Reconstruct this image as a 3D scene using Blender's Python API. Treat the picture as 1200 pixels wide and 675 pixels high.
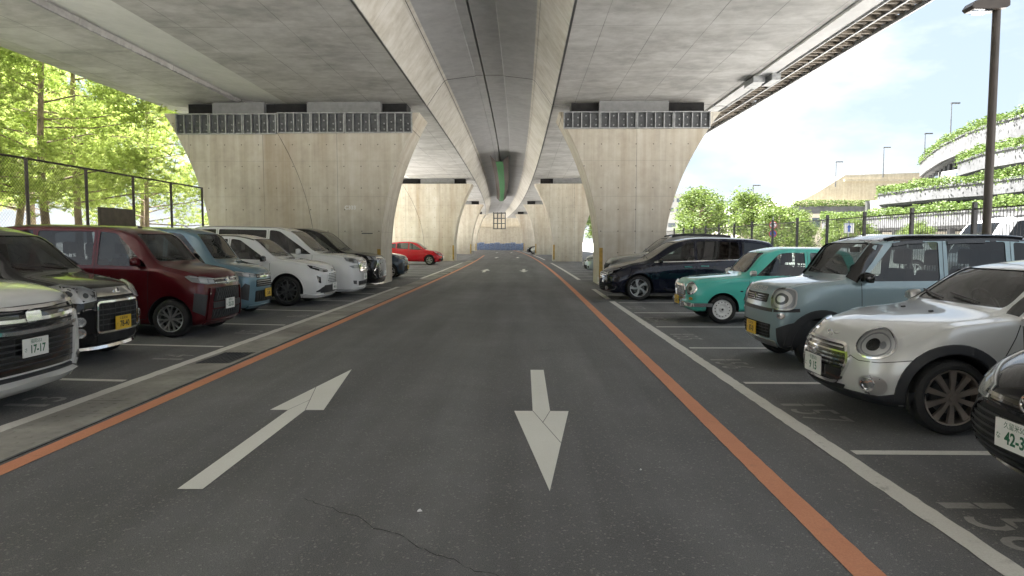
import bpy, bmesh, math, random
import numpy as np
from mathutils import Vector, Matrix
from mathutils.bvhtree import BVHTree
R = math.radians
random.seed(7)
for o in list(bpy.data.objects): bpy.data.objects.remove(o)
SC = bpy.context.scene
COL = SC.collection

# ------------------------------------------------------------------ camera
cd = bpy.data.cameras.new('camera'); cam = bpy.data.objects.new('camera', cd); COL.objects.link(cam)
cd.sensor_width = 36; cd.lens = 24.0; cd.clip_start = .05; cd.clip_end = 3000
cam.location = (0, 0, 1.556); cam.rotation_euler = (math.pi/2 - .0672, 0, .017)
SC.camera = cam
# ------------------------------------------------------------------ sky and sun
SUN_EL, SUN_AZ = 60, 284            # azimuth clockwise from +Y (down the road): high sun on the left
w = bpy.data.worlds.new('World'); SC.world = w; w.use_nodes = True
nt = w.node_tree; nt.nodes.clear()
N = nt.nodes.new; LK = nt.links.new
sky = N('ShaderNodeTexSky'); sky.sky_type = 'NISHITA'; sky.sun_disc = False
sky.sun_elevation = R(SUN_EL); sky.sun_rotation = R(SUN_AZ); sky.dust_density = 2.0; sky.air_density = 1.0
tc = N('ShaderNodeTexCoord'); mp = N('ShaderNodeMapping'); mp.inputs['Scale'].default_value = (1, 1, 2.6)
LK(tc.outputs['Generated'], mp.inputs['Vector'])
n1 = N('ShaderNodeTexNoise'); n1.inputs['Scale'].default_value = 2.6; n1.inputs['Detail'].default_value = 9; n1.inputs['Roughness'].default_value = .58
LK(mp.outputs[0], n1.inputs['Vector'])
rp = N('ShaderNodeValToRGB'); rp.color_ramp.elements[0].position = .40; rp.color_ramp.elements[1].position = .66
LK(n1.outputs['Fac'], rp.inputs['Fac'])
n2 = N('ShaderNodeTexNoise'); n2.inputs['Scale'].default_value = 5.0; n2.inputs['Detail'].default_value = 6
LK(mp.outputs[0], n2.inputs['Vector'])
cl = N('ShaderNodeValToRGB'); cl.color_ramp.elements[0].color = (1.75, 1.95, 2.2, 1); cl.color_ramp.elements[1].color = (2.9, 2.95, 3.0, 1)
cl.color_ramp.elements[0].position = .3; cl.color_ramp.elements[1].position = .65
LK(n2.outputs['Fac'], cl.inputs['Fac'])
mx = N('ShaderNodeMix'); mx.data_type = 'RGBA'
pale = N('ShaderNodeMix'); pale.data_type = 'RGBA'; pale.inputs['Factor'].default_value = .9
pale.inputs['B'].default_value = (1.2, 1.42, 1.65, 1)
LK(sky.outputs[0], pale.inputs['A'])
LK(rp.outputs[0], mx.inputs['Factor']); LK(pale.outputs['Result'], mx.inputs['A']); LK(cl.outputs[0], mx.inputs['B'])
bg = N('ShaderNodeBackground'); bg.inputs['Strength'].default_value = .052
LK(mx.outputs['Result'], bg.inputs['Color'])
wo = N('ShaderNodeOutputWorld'); LK(bg.outputs[0], wo.inputs['Surface'])
sl = bpy.data.lights.new('sun', 'SUN'); sl.energy = 5.0; sl.angle = R(4.0); sl.color = (1, .965, .92)
so = bpy.data.objects.new('sun', sl); COL.objects.link(so)
so.rotation_euler = (R(90 - SUN_EL), 0, R(180 - SUN_AZ))
so.location = (-30, -30, 60)
SC.view_settings.view_transform = 'Standard'; SC.view_settings.look = 'None'
SC.view_settings.exposure = 3.5; SC.view_settings.gamma = 1.0; SC.view_settings.use_curve_mapping = False
SC.render.engine = 'CYCLES'
SC.cycles.max_bounces = 7; SC.cycles.transparent_max_bounces = 12; SC.cycles.diffuse_bounces = 4; SC.cycles.glossy_bounces = 3

# ------------------------------------------------------------------ helpers
def tag(o, label=None, cat=None, group=None, kind=None):
    if label: o['label'] = label
    if cat: o['category'] = cat
    if group: o['group'] = group
    if kind: o['kind'] = kind
    return o
def link(o, parent=None):
    COL.objects.link(o)
    if parent: o.parent = parent
    return o
def empty(name, loc=(0, 0, 0), rz=0):
    o = bpy.data.objects.new(name, None); o.empty_display_size = .2
    o.location = loc; o.rotation_euler = (0, 0, rz); COL.objects.link(o); return o
def setmats(me, mats):
    if not isinstance(mats, (list, tuple)): mats = [mats]
    for m in mats: me.materials.append(m)
def mesh(name, verts, faces, mats, parent=None, smooth=False, mi=None, sharp=None):
    me = bpy.data.meshes.new(name); me.from_pydata([tuple(v) for v in verts], [], faces); setmats(me, mats)
    if mi is not None: me.polygons.foreach_set('material_index', mi)
    if smooth:
        me.polygons.foreach_set('use_smooth', [True]*len(me.polygons))
        if sharp: me.set_sharp_from_angle(angle=R(sharp))
    me.update()
    return link(bpy.data.objects.new(name, me), parent)
class MB:
    def __init__(s): s.v = []; s.f = []; s.m = []
    def add(s, v, f, m=0):
        b = len(s.v); s.v += [tuple(p) for p in v]; s.f += [tuple(i+b for i in q) for q in f]; s.m += [m]*len(f); return s
    def box(s, x0, x1, y0, y1, z0, z1, m=0):
        v = [(x0,y0,z0),(x1,y0,z0),(x1,y1,z0),(x0,y1,z0),(x0,y0,z1),(x1,y0,z1),(x1,y1,z1),(x0,y1,z1)]
        return s.add(v, [(0,3,2,1),(4,5,6,7),(0,1,5,4),(1,2,6,5),(2,3,7,6),(3,0,4,7)], m)
    def bar(s, a, b, r, n=8, r2=None, m=0, cap=True):
        a = Vector(a); b = Vector(b); d = (b-a).normalized(); r2 = r if r2 is None else r2
        u = d.orthogonal().normalized(); w_ = d.cross(u)
        v = []
        for p, q in ((a, r), (b, r2)):
            for i in range(n):
                t = 2*math.pi*i/n; v.append(p + u*(q*math.cos(t)) + w_*(q*math.sin(t)))
        f = [(i, (i+1) % n, n+(i+1) % n, n+i) for i in range(n)]
        if cap: f += [tuple(range(n-1, -1, -1)), tuple(range(n, 2*n))]
        return s.add(v, f, m)
    def tube(s, pts, radii, n=8, m=0):
        pts = [Vector(p) for p in pts]; rings = []
        u = None
        for i, p in enumerate(pts):
            d = (pts[min(i+1, len(pts)-1)] - pts[max(i-1, 0)]).normalized()
            if u is None: u = d.orthogonal().normalized()
            u = (u - d*u.dot(d)).normalized(); w_ = d.cross(u)
            rings.append([p + u*(radii[i]*math.cos(2*math.pi*k/n)) + w_*(radii[i]*math.sin(2*math.pi*k/n)) for k in range(n)])
        v = [q for r in rings for q in r]; f = []
        for i in range(len(pts)-1):
            for k in range(n): f.append((i*n+k, i*n+(k+1) % n, (i+1)*n+(k+1) % n, (i+1)*n+k))
        f += [tuple(range(n-1, -1, -1)), tuple(range((len(pts)-1)*n, len(pts)*n))]
        return s.add(v, f, m)
    def lathe(s, prof, n=32, axis='y', c=(0, 0, 0), m=0, closed=False):
        v = []; f = []
        for (r, h) in prof:
            for k in range(n):
                t = 2*math.pi*k/n; a, b = r*math.cos(t), r*math.sin(t)
                p = (a, h, b) if axis == 'y' else ((a, b, h) if axis == 'z' else (h, a, b))
                v.append((p[0]+c[0], p[1]+c[1], p[2]+c[2]))
        L = len(prof)
        for i in range(L if closed else L-1):
            j = (i+1) % L
            for k in range(n): f.append((i*n+k, i*n+(k+1) % n, j*n+(k+1) % n, j*n+k))
        return s.add(v, f, m)
    def prism(s, poly, z0, z1, m=0, fn=None):
        n = len(poly); fn = fn or (lambda a, b, h: (a, b, h))
        v = [fn(a, b, z0) for a, b in poly] + [fn(a, b, z1) for a, b in poly]
        f = [tuple(range(n-1, -1, -1)), tuple(range(n, 2*n))] + [(i, (i+1) % n, n+(i+1) % n, n+i) for i in range(n)]
        return s.add(v, f, m)
    def build(s, name, mats, parent=None, smooth=False, sharp=None, fix=False):
        o = mesh(name, s.v, s.f, mats, parent, smooth, s.m, sharp)
        if fix:
            bm = bmesh.new(); bm.from_mesh(o.data); bmesh.ops.recalc_face_normals(bm, faces=bm.faces); bm.to_mesh(o.data); bm.free()
        return o
def copy_tree(o, parent=None):
    c = o.copy(); COL.objects.link(c); c.parent = parent
    for ch in o.children: copy_tree(ch, c)
    return c
TMP = bpy.data.scenes.new('workshop')
def text_geom(s, size=1, align='CENTER', bold=0):
    cu = bpy.data.curves.new('text', 'FONT'); cu.body = s; cu.size = size; cu.align_x = align; cu.align_y = 'CENTER'; cu.resolution_u = 3; cu.offset = bold
    o = bpy.data.objects.new('text', cu); TMP.collection.objects.link(o)
    vl = TMP.view_layers[0]; vl.update(); dg = vl.depsgraph
    me = o.evaluated_get(dg).to_mesh()
    v = [tuple(q.co) for q in me.vertices]; f = [tuple(p.vertices) for p in me.polygons]
    o.evaluated_get(dg).to_mesh_clear()
    bpy.data.objects.remove(o); bpy.data.curves.remove(cu)
    return v, f

# ------------------------------------------------------------------ materials
MATS = {}
class G:                                     # small node-graph helper
    def __init__(s, name):
        s.mat = bpy.data.materials.new(name); s.mat.use_nodes = True; s.t = s.mat.node_tree; s.t.nodes.clear()
        s.out = s.n('ShaderNodeOutputMaterial'); s.p = s.n('ShaderNodeBsdfPrincipled'); s.l(s.p.outputs[0], s.out.inputs[0])
    def n(s, k, **kw):
        q = s.t.nodes.new(k)
        for a, b in kw.items():
            if a in q.inputs: q.inputs[a].default_value = b
            else: setattr(q, a, b)
        return q
    def l(s, a, b): s.t.links.new(a, b)
    def co(s, scale=(1, 1, 1), kind='Object', rot=(0, 0, 0)):
        c = s.n('ShaderNodeTexCoord'); m = s.n('ShaderNodeMapping'); m.inputs['Scale'].default_value = scale; m.inputs['Rotation'].default_value = rot
        s.l(c.outputs[kind], m.inputs[0]); return m.outputs[0]
    def wco(s, scale=(1, 1, 1)):
        c = s.n('ShaderNodeNewGeometry'); m = s.n('ShaderNodeMapping'); m.inputs['Scale'].default_value = scale
        s.l(c.outputs['Position'], m.inputs[0]); return m.outputs[0]
    def noise(s, vec, scale, detail=5, rough=.55, dist=0):
        q = s.n('ShaderNodeTexNoise', Scale=scale, Detail=detail, Roughness=rough, Distortion=dist); s.l(vec, q.inputs['Vector']); return q.outputs['Fac']
    def ramp(s, fac, stops):
        q = s.n('ShaderNodeValToRGB'); e = q.color_ramp.elements
        while len(e) < len(stops): e.new(.5)
        for i, (p, c) in enumerate(stops):
            e[i].position = p; e[i].color = (c, c, c, 1) if isinstance(c, (int, float)) else (*c, 1)
        s.l(fac, q.inputs[0]); return q.outputs[0]
    def mix(s, fac, a, b, mode='MIX'):
        q = s.n('ShaderNodeMix', data_type='RGBA', blend_type=mode)
        for v, k in ((fac, 'Factor'), (a, 'A'), (b, 'B')):
            if isinstance(v, (int, float)):
                q.inputs[k].default_value = v if k == 'Factor' else (v, v, v, 1)
            elif isinstance(v, tuple): q.inputs[k].default_value = (*v, 1)
            else: s.l(v, q.inputs[k])
        return q.outputs['Result']
    def math(s, op, a, b=0, c=0):
        q = s.n('ShaderNodeMath', operation=op)
        for i, v in enumerate((a, b, c)):
            if isinstance(v, (int, float)): q.inputs[i].default_value = v
            else: s.l(v, q.inputs[i])
        return q.outputs[0]
    def bump(s, h, strength=.3, dist=.01):
        q = s.n('ShaderNodeBump', Strength=strength, Distance=dist); s.l(h, q.inputs['Height']); s.l(q.outputs[0], s.p.inputs['Normal'])
    def set(s, **kw):
        for a, b in kw.items():
            i = s.p.inputs[a.replace('_', ' ')]
            if isinstance(b, tuple): i.default_value = (*b, 1) if len(b) == 3 else b
            elif isinstance(b, (int, float)): i.default_value = b
            else: s.l(b, i)
        return s
def simple(name, col, rough=.5, metal=0, coat=0, var=.12, scale=6, **kw):
    if name in MATS: return MATS[name]
    g = G(name); v = g.co()
    nz = g.noise(v, scale, 4)
    lo = tuple(c*(1-var) for c in col); hi = tuple(min(1, c*(1+var)) for c in col)
    g.set(Base_Color=g.ramp(nz, [(.3, lo), (.7, hi)]), Roughness=g.ramp(nz, [(.3, max(0, rough*.85)), (.7, min(1, rough*1.15))]), Metallic=metal, Coat_Weight=coat, Coat_Roughness=.04)
    for a, b in kw.items(): g.set(**{a: b})
    MATS[name] = g.mat; return g.mat

def m_asphalt():
    g = G('asphalt'); v = g.wco()
    big = g.noise(v, .35, 4); mid = g.noise(v, 2.2, 6, .6); fine = g.noise(v, 190, 2); 
    vo = g.n('ShaderNodeTexVoronoi', Scale=95.0); g.l(v, vo.inputs['Vector'])
    c = g.ramp(big, [(.3, (.118, .119, .122)), (.7, (.152, .153, .156))])
    c = g.mix(.6, c, g.ramp(mid, [(.3, .38), (.7, .62)]), 'OVERLAY')
    st = g.noise(g.wco((1.0, .06, 1)), 1.5, 4)
    c = g.mix(.8, c, g.ramp(st, [(.35, .36), (.65, .62)]), 'OVERLAY')
    pt_ = g.noise(v, .9, 7, .72, .4)
    c = g.mix(.28, c, g.ramp(pt_, [(.38, .36), (.62, .60)]), 'OVERLAY')
    c = g.mix(.85, c, g.ramp(fine, [(.3, .20), (.7, .80)]), 'OVERLAY')
    spk = g.ramp(vo.outputs['Color'], [(.80, 0), (.90, 1)])
    c = g.mix(g.math('MULTIPLY', spk, .5), c, (.36, .35, .33))
    oil = g.ramp(g.noise(v, .8, 5, .6), [(.66, 0), (.76, 1)])
    c = g.mix(g.math('MULTIPLY', oil, .4), c, (.03, .03, .03))
    g.set(Base_Color=c, Roughness=g.ramp(mid, [(.3, .62), (.7, .82)]))
    g.bump(g.math('ADD', fine, vo.outputs['Distance']), .45, .006)
    return g.mat
def m_concrete(name, lo, hi, streak=.5, panel=None, holes=False, warm=None, axis='xz', board=0, stain=.35, wet=False):
    """board-marked weathered concrete; panel=(du,dv) gives pour joints, axis says which world axes u,v are"""
    g = G(name); v = g.wco()
    big = g.noise(v, .45, 5, .6); mid = g.noise(v, 3.2, 6, .62); fine = g.noise(v, 55, 3)
    c = g.ramp(big, [(.28, lo), (.72, hi)])
    c = g.mix(.5, c, g.ramp(mid, [(.25, .36), (.75, .66)]), 'OVERLAY')
    if axis == 'xz':   # vertical wall: rain streaks run down
        s1 = g.noise(g.wco((2.6, 2.6, .10)), 1.0, 5, .65)
        s2 = g.noise(g.wco((9, 9, .25)), 1.0, 4, .6)
        c = g.mix(streak, c, g.ramp(s1, [(.35, .30), (.65, .62)]), 'OVERLAY')
        c = g.mix(streak*.7, c, g.ramp(s2, [(.35, .36), (.65, .60)]), 'OVERLAY')
        if warm:
            wm = g.ramp(g.noise(g.wco((1.1, 1.1, .12)), .9, 3), [(.50, 0), (.72, 1)])
            c = g.mix(g.math('MULTIPLY', wm, .55), c, warm)
    else:
        s1 = g.noise(g.wco((.9, 1.6, 1)), 1.3, 7, .68, .3)
        s2 = g.noise(g.wco((.35, .5, 1)), 1.2, 6, .66, .4)
        c = g.mix(streak, c, g.ramp(s1, [(.35, .32), (.65, .62)]), 'OVERLAY')
        c = g.mix(stain, c, g.ramp(s2, [(.38, .22), (.6, .58)]), 'OVERLAY')
    h = g.math('ADD', g.math('MULTIPLY', mid, .5), g.math('MULTIPLY', fine, .25))
    sep = g.n('ShaderNodeSeparateXYZ'); g.l(v, sep.inputs[0])
    U = sep.outputs[{'x': 0, 'y': 1, 'z': 2}[axis[0]]]; V = sep.outputs[{'x': 0, 'y': 1, 'z': 2}[axis[1]]]
    def line(co_, d, wd, off=0.0):
        fr = g.math('FRACT', g.math('MULTIPLY', g.math('ADD', co_, off), 1/d))
        return g.math('LESS_THAN', g.math('ABSOLUTE', g.math('SUBTRACT', fr, .5)), wd/d/2)
    if panel:
        wob = g.math('MULTIPLY', g.math('SUBTRACT', mid, .5), .012)
        ln = g.math('MAXIMUM', line(g.math('ADD', U, wob), panel[0], .016), g.math('MULTIPLY', line(g.math('ADD', V, wob), panel[1], .014), .35 if axis == 'xz' else 1.0))
        fade = g.ramp(g.noise(v, .7, 3), [(.3, .35), (.62, .95)])
        c = g.mix(g.math('MULTIPLY', ln, fade), c, tuple(q*.38 for q in lo))
        h = g.math('SUBTRACT', h, g.math('MULTIPLY', ln, .8))
    if board:
        fr = g.math('FRACT', g.math('MULTIPLY', U, 1/board))
        ed = g.math('LESS_THAN', fr, .08)
        bn = g.n('ShaderNodeTexWhiteNoise', noise_dimensions='1D'); g.l(g.math('FLOOR', g.math('MULTIPLY', U, 1/board)), bn.inputs['W'])
        c = g.mix(.28, c, g.ramp(bn.outputs['Value'], [(0, .40), (1, .60)]), 'OVERLAY')
        h = g.math('SUBTRACT', h, g.math('MULTIPLY', ed, .35))
    if holes:
        fu = g.math('SUBTRACT', g.math('FRACT', g.math('MULTIPLY', U, 1/.62)), .5)
        fv = g.math('SUBTRACT', g.math('FRACT', g.math('MULTIPLY', V, 1/.78)), .5)
        dd = g.math('ADD', g.math('POWER', g.math('MULTIPLY', fu, .62), 2), g.math('POWER', g.math('MULTIPLY', fv, .78), 2))
        ho = g.math('LESS_THAN', dd, .022**2)
        c = g.mix(g.math('MULTIPLY', ho, .75), c, (.06, .055, .05)); h = g.math('SUBTRACT', h, ho)
    g.set(Base_Color=c, Roughness=.82); g.bump(h, .5, .012)
    if wet:
        wt_ = g.ramp(g.noise(g.wco((1, .5, 1)), .55, 3), [(.60, 0), (.70, 1)])
        g.set(Roughness=g.ramp(wt_, [(0, .85), (1, .38)]), Base_Color=g.mix(g.math('MULTIPLY', wt_, .5), c, (.09, .088, .08)))
    return g.mat
def m_paint(name, col, wear=.5):
    g = G(name); v = g.wco()
    nz = g.noise(v, 9, 7, .68); fi = g.noise(v, 130, 3); big = g.noise(v, 1.2, 3)
    c = g.mix(.5, col, g.ramp(fi, [(.3, .32), (.7, .64)]), 'OVERLAY')
    c = g.mix(.4, c, g.ramp(big, [(.3, .40), (.7, .60)]), 'OVERLAY')
    wr = g.ramp(g.math('ADD', g.math('MULTIPLY', nz, .75), g.math('MULTIPLY', fi, .3)), [(.62-.06*wear, 0), (.72, 1)])
    c = g.mix(g.math('MULTIPLY', wr, wear), c, (.075, .073, .07))
    g.set(Base_Color=c, Roughness=.7); g.bump(fi, .3, .004); return g.mat
def m_carpaint(name, col, metal=.25, rough=.30, coat=None):
    coat = coat if coat is not None else (.7 if max(col) < .09 else 1.0)
    if name in MATS: return MATS[name]
    g = G(name); v = g.co()
    fl = g.noise(v, 900, 1); du = g.noise(v, 2.5, 4)
    c = g.mix(.12 if metal else 0, col, g.ramp(fl, [(.3, .3), (.7, .7)]), 'OVERLAY')
    c = g.mix(g.math('MULTIPLY', g.ramp(du, [(.45, 0), (.75, 1)]), .05), c, (.3, .28, .25))
    g.set(Base_Color=c, Metallic=metal, Roughness=rough, Specular_IOR_Level=.06, Coat_Weight=coat, Coat_Roughness=.012); MATS[name] = g.mat; return g.mat
def m_glass(name, tint=(.55, .6, .58), refl=1.0):
    if name in MATS: return MATS[name]
    g = G(name); t = g.n('ShaderNodeBsdfTransparent'); t.inputs[0].default_value = (*tint, 1)
    gl = g.n('ShaderNodeBsdfGlossy'); gl.inputs['Roughness'].default_value = .015
    fr = g.n('ShaderNodeFresnel', IOR=1.52); q = g.n('ShaderNodeMixShader')
    f2 = g.math('MINIMUM', g.math('MULTIPLY', fr.outputs[0], 1.2*refl), 1.0)
    g.l(f2, q.inputs[0]); g.l(t.outputs[0], q.inputs[1]); g.l(gl.outputs[0], q.inputs[2]); g.l(q.outputs[0], g.out.inputs[0])
    MATS[name] = g.mat; return g.mat
def m_leaf(name, c0, c1, trans=.35):
    g = G(name); oi = g.n('ShaderNodeObjectInfo'); v = g.wco()
    nz = g.noise(v, 1.3, 4, .6)
    c = g.ramp(nz, [(.3, c0), (.7, c1)])
    c = g.mix(.18, c, g.ramp(oi.outputs['Random'], [(0, .35), (1, .65)]), 'OVERLAY')
    g.set(Base_Color=c, Roughness=.6)
    tr = g.n('ShaderNodeBsdfTranslucent'); g.l(c, tr.inputs[0]); q = g.n('ShaderNodeMixShader'); q.inputs[0].default_value = trans
    g.l(g.p.outputs[0], q.inputs[1]); g.l(tr.outputs[0], q.inputs[2]); g.l(q.outputs[0], g.out.inputs[0]); return g.mat

M = dict(
 asphalt=m_asphalt(),
 pier=m_concrete('pier_concrete', (.55, .505, .425), (.66, .615, .53), .42, (2.7, 1.28), True, (.36, .25, .14)),
 soffit=m_concrete('soffit_concrete', (.46, .455, .445), (.58, .575, .56), .25, (1.25, 2.2), False, axis='xy', stain=.42),
 web=m_concrete('web_concrete', (.54, .52, .47), (.64, .615, .565), .2, (3.0, 50.), False, axis='yz', board=.16, stain=.3),
 slab=m_concrete('slab_panel', (.50, .505, .52), (.57, .575, .59), .08, None, False, axis='xy', stain=.12),
 strip=m_concrete('pale_bounce_concrete', (.66, .665, .665), (.76, .76, .755), .15, None, False, axis='xy', stain=.2),  # left deck strip whitened to imitate bounced light; the edge duct is just pale
 gutter=m_concrete('gutter_concrete', (.27, .26, .235), (.38, .37, .335), .3, None, False, axis='xy', stain=.6, wet=True),
 terrace=m_concrete('terrace_concrete', (.06, .062, .065), (.105, .107, .11), .6, (4.2, 30), False, axis='yz'),
 beige=m_concrete('beige_concrete', (.36, .325, .26), (.45, .41, .33), .3, (6, 30), False, axis='xz'),
 white=m_paint('white_marking', (.66, .65, .61), .55),
 arrow=m_paint('arrow_marking', (.76, .76, .71), .15),
 worn=m_paint('worn_marking', (.30, .295, .28), .85),
 orange=m_paint('orange_marking', (.64, .275, .15), .35),
 black=simple('black_void', (.012, .012, .013), .8),
 steel=simple('galvanised_steel', (.36, .37, .38), .45, .7, scale=9, var=.3),
 wsteel=simple('weathered_steel', (.20, .17, .135), .7, .1, scale=9, var=.5),
 dsteel=simple('dark_steel', (.10, .105, .11), .5, .6, scale=9, var=.3),
 bearing=simple('bearing_grey', (.24, .245, .25), .6, .1, var=.15),
 seam=simple('tape_seam_grey', (.16, .16, .15), .8),
 bronze=simple('dark_bronze_paint', (.055, .045, .038), .4, .3),
 bkpaint=simple('black_powder_coat', (.02, .02, .021), .42),
 rubber=simple('tyre_rubber', (.018, .018, .018), .78, scale=40),
 trim=simple('black_trim', (.022, .022, .024), .5),
 gloss=simple('gloss_black', (.008, .008, .009), .18, 0, .6),
 clad=simple('dark_cladding', (.026, .028, .032), .5),
 chrome=simple('chrome', (.78, .78, .78), .10, 1.0, var=.03),
 satin=simple('satin_silver', (.50, .50, .50), .30, .9, var=.05),
 alloy=simple('alloy_silver', (.52, .53, .54), .32, .85, var=.06),
 alloyd=simple('alloy_bronze_grey', (.34, .30, .265), .38, .7),
 alloyb=simple('alloy_black', (.16, .16, .165), .3, .6, .5),
 steelw=simple('white_steel_wheel', (.74, .74, .72), .4, .1),
 seat=simple('seat_fabric', (.055, .055, .06), .85),
 seatg=simple('beige_seat_fabric', (.22, .20, .17), .85),
 dash=simple('dashboard_plastic', (.03, .03, .032), .6),
 platew=simple('plate_white', (.80, .80, .78), .45, var=.03),
 platey=simple('plate_yellow', (.72, .46, .03), .45, var=.03),
 ink=simple('plate_black', (.015, .015, .015), .5),
 inkg=simple('plate_green', (.01, .12, .06), .5),
 lens=m_glass('lamp_lens', (.93, .94, .95), 1.0),
 lampsilver=simple('lamp_reflector', (.80, .80, .79), .22, .25, var=.04),
 lampgrey=simple('lamp_housing', (.30, .31, .32), .35, .4, var=.1),
 glass=m_glass('window_glass', (.42, .46, .45), 1.0),
 dglass=m_glass('tinted_glass', (.06, .065, .07), 1.1),
 bark=simple('pine_bark', (.25, .19, .145), .9, scale=5, var=.45),
 pine=m_leaf('pine_needles', (.33, .43, .11), (.58, .66, .21), .6),
 leaf=m_leaf('broad_leaves', (.045, .08, .014), (.115, .16, .028), .45),
 hedge=m_leaf('hedge_leaves', (.045, .08, .015), (.11, .165, .03), .35),
 grass=simple('sandy_verge', (.42, .41, .39), .9, scale=.6, var=.2),
 paving=simple('pale_paving', (.46, .45, .43), .85, scale=1.2, var=.2),
 blue=simple('blue_hoarding', (.17, .23, .38), .6, var=.6),
 green=simple('green_net', (.05, .20, .07), .7, var=.3),
 brown=simple('brown_net', (.05, .035, .028), .8, var=.3),
 yellow=simple('yellow_guard', (.42, .26, .05), .6, var=.3),
 signw=simple('sign_white', (.8, .8, .8), .4, var=.02), signr=simple('sign_red', (.6, .03, .04), .4), signb=simple('sign_blue', (.02, .10, .45), .4),
 bwhite=simple('building_white', (.24, .24, .23), .8, var=.08), bred=simple('red_brick_tone', (.40, .17, .12), .8),
 bwin=simple('building_window', (.06, .075, .09), .15), globe=simple('lamp_globe', (.85, .85, .84), .3, var=.02),
 boardm=simple('brown_board', (.12, .10, .08), .8, var=.3),
)

# ------------------------------------------------------------------ the setting
def bend(y): return -.0003*max(0.0, y-20)**2
def bslope(y): return math.atan(.0006*max(0.0, y-20))
def sheet(name, x0, x1, y0, y1, z, mat, ny=1, curved=False, parent=None):
    v = []; f = []
    for i in range(ny+1):
        y = y0+(y1-y0)*i/ny; b = bend(y) if curved else 0
        v += [(x0+b, y, z), (x1+b, y, z)]
    for i in range(ny): f.append((2*i, 2*i+1, 2*i+3, 2*i+2))
    return mesh(name, v, f, mat, parent)
tag(sheet('ground', -1500, 1500, -1500, 1500, -.03, M['paving']), kind='structure')
SLOPE = .02                                   # the left bays rise gently away from the lane
def ground_z(x): return max(0.0, SLOPE*(-4.45-x))
lot = tag(mesh('parking_lot', [(x, y, ground_z(x)) for y in (-45, 150) for x in (-12, -4.45, 10.6)], [(0, 1, 4, 3), (1, 2, 5, 4)], M['asphalt']), kind='structure')
tag(sheet('grass_verge', -60, -11.9, -60, 160, .155, M['grass']), kind='structure')

# road markings (painted on the lot)
def marking(name, x, wd, segs, mat, z=.004):
    for (a, b) in segs:
        n = max(1, int((b-a)/1.5)); jit = .006 if 'white' in name else .0025; m = MB(); rg = random.Random(int(x*100)); yy = a; ys = []
        while yy < b: ys.append(yy); yy += .10 if -1 < yy < 14 else 1.0
        for yy in ys+[b]: bb = bend(yy); m.v += [(x+bb+rg.uniform(-jit, jit), yy, z), (x+wd+bb+rg.uniform(-jit, jit), yy, z)]
        m.f = [(2*i, 2*i+1, 2*i+3, 2*i+2) for i in range(len(ys))]; m.m = [0]*len(m.f); m.build(name, mat, lot)
marking('orange_line', 1.54, .155, [(-8, 140)], M['orange'])
marking('orange_line', -3.64, .155, [(-8, 140)], M['orange'])
marking('white_line', 2.245, .145, [(-8, 17.9), (18.6, 22.6), (28.2, 50.5), (59.5, 82), (89, 112), (119, 140)], M['white'])
marking('white_line', -4.42, .145, [(-8, 23.6), (29.0, 51.5), (60, 82), (89, 112), (119, 140)], M['white'])
rdiv = [0, 2.5, 5, 7.5, 10, 12.5, 15, 17.5, 20, 22.5, 28.5, 31, 33.5, 36, 38.5, 41, 43.5, 46, 48.5, 51]
ldiv = [0, 2.5, 5, 7.5, 10, 12.65, 15.25, 17.85, 20.45, 23.0, 29, 31.5, 34, 36.5, 39, 41.5, 44, 46.5, 49, 51.5]
for y in rdiv: sheet('bay_line', 2.44+bend(y), 7.6+bend(y), y-.05, y+.05, .004, M['white'], 1, False, lot)
for y in ldiv:
    a, b = -9.8+bend(y), -4.47+bend(y)
    mesh('bay_line', [(a, y-.05, ground_z(a)+.004), (b, y-.05, ground_z(b)+.004), (b, y+.05, ground_z(b)+.004), (a, y+.05, ground_z(a)+.004)], [(0, 1, 2, 3)], M['white'], lot)
def arrow(x, y, d=1):
    b = bend(y)
    pts = [(-.08, -2.03), (.08, -2.03), (.08, 0), (.25, 0), (0, 2.03), (-.25, 0), (-.08, 0)]
    v = [(x+b+p*1.0, y+q*d, .0045) for p, q in pts]
    f = [(0, 1, 2, 6), (2, 3, 4), (6, 2, 4), (5, 6, 4)]
    if d < 0: f = [t[::-1] for t in f]
    mesh('direction_arrow', v, f, M['arrow'], lot)
    # seams between the cut tape pieces
    m = MB()
    for (p, q), (r, s) in (((.08, 0), (-.125, 1.0)), ((-.08, 0), (0.0, .42))):
        dx, dy = r-p, s-q; L = math.hypot(dx, dy); nx, ny = -dy/L*.0028, dx/L*.0028
        m.add([(x+b+(p+nx)*d, y+(q+ny)*d, .0062), (x+b+(p-nx)*d, y+(q-ny)*d, .0062), (x+b+(r-nx)*d, y+(s-ny)*d, .0062), (x+b+(r+nx)*d, y+(s+ny)*d, .0062)], [(0, 1, 2, 3)])
    m.build('tape_seam', M['seam'], lot)
arrow(-2.1, 6.2, 1); arrow(.165, 6.2, -1)
for k in range(1, 4):
    yy = 6.2 + 31*k; arrow(-2.0, yy, 1); arrow(.1, yy, -1)
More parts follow.
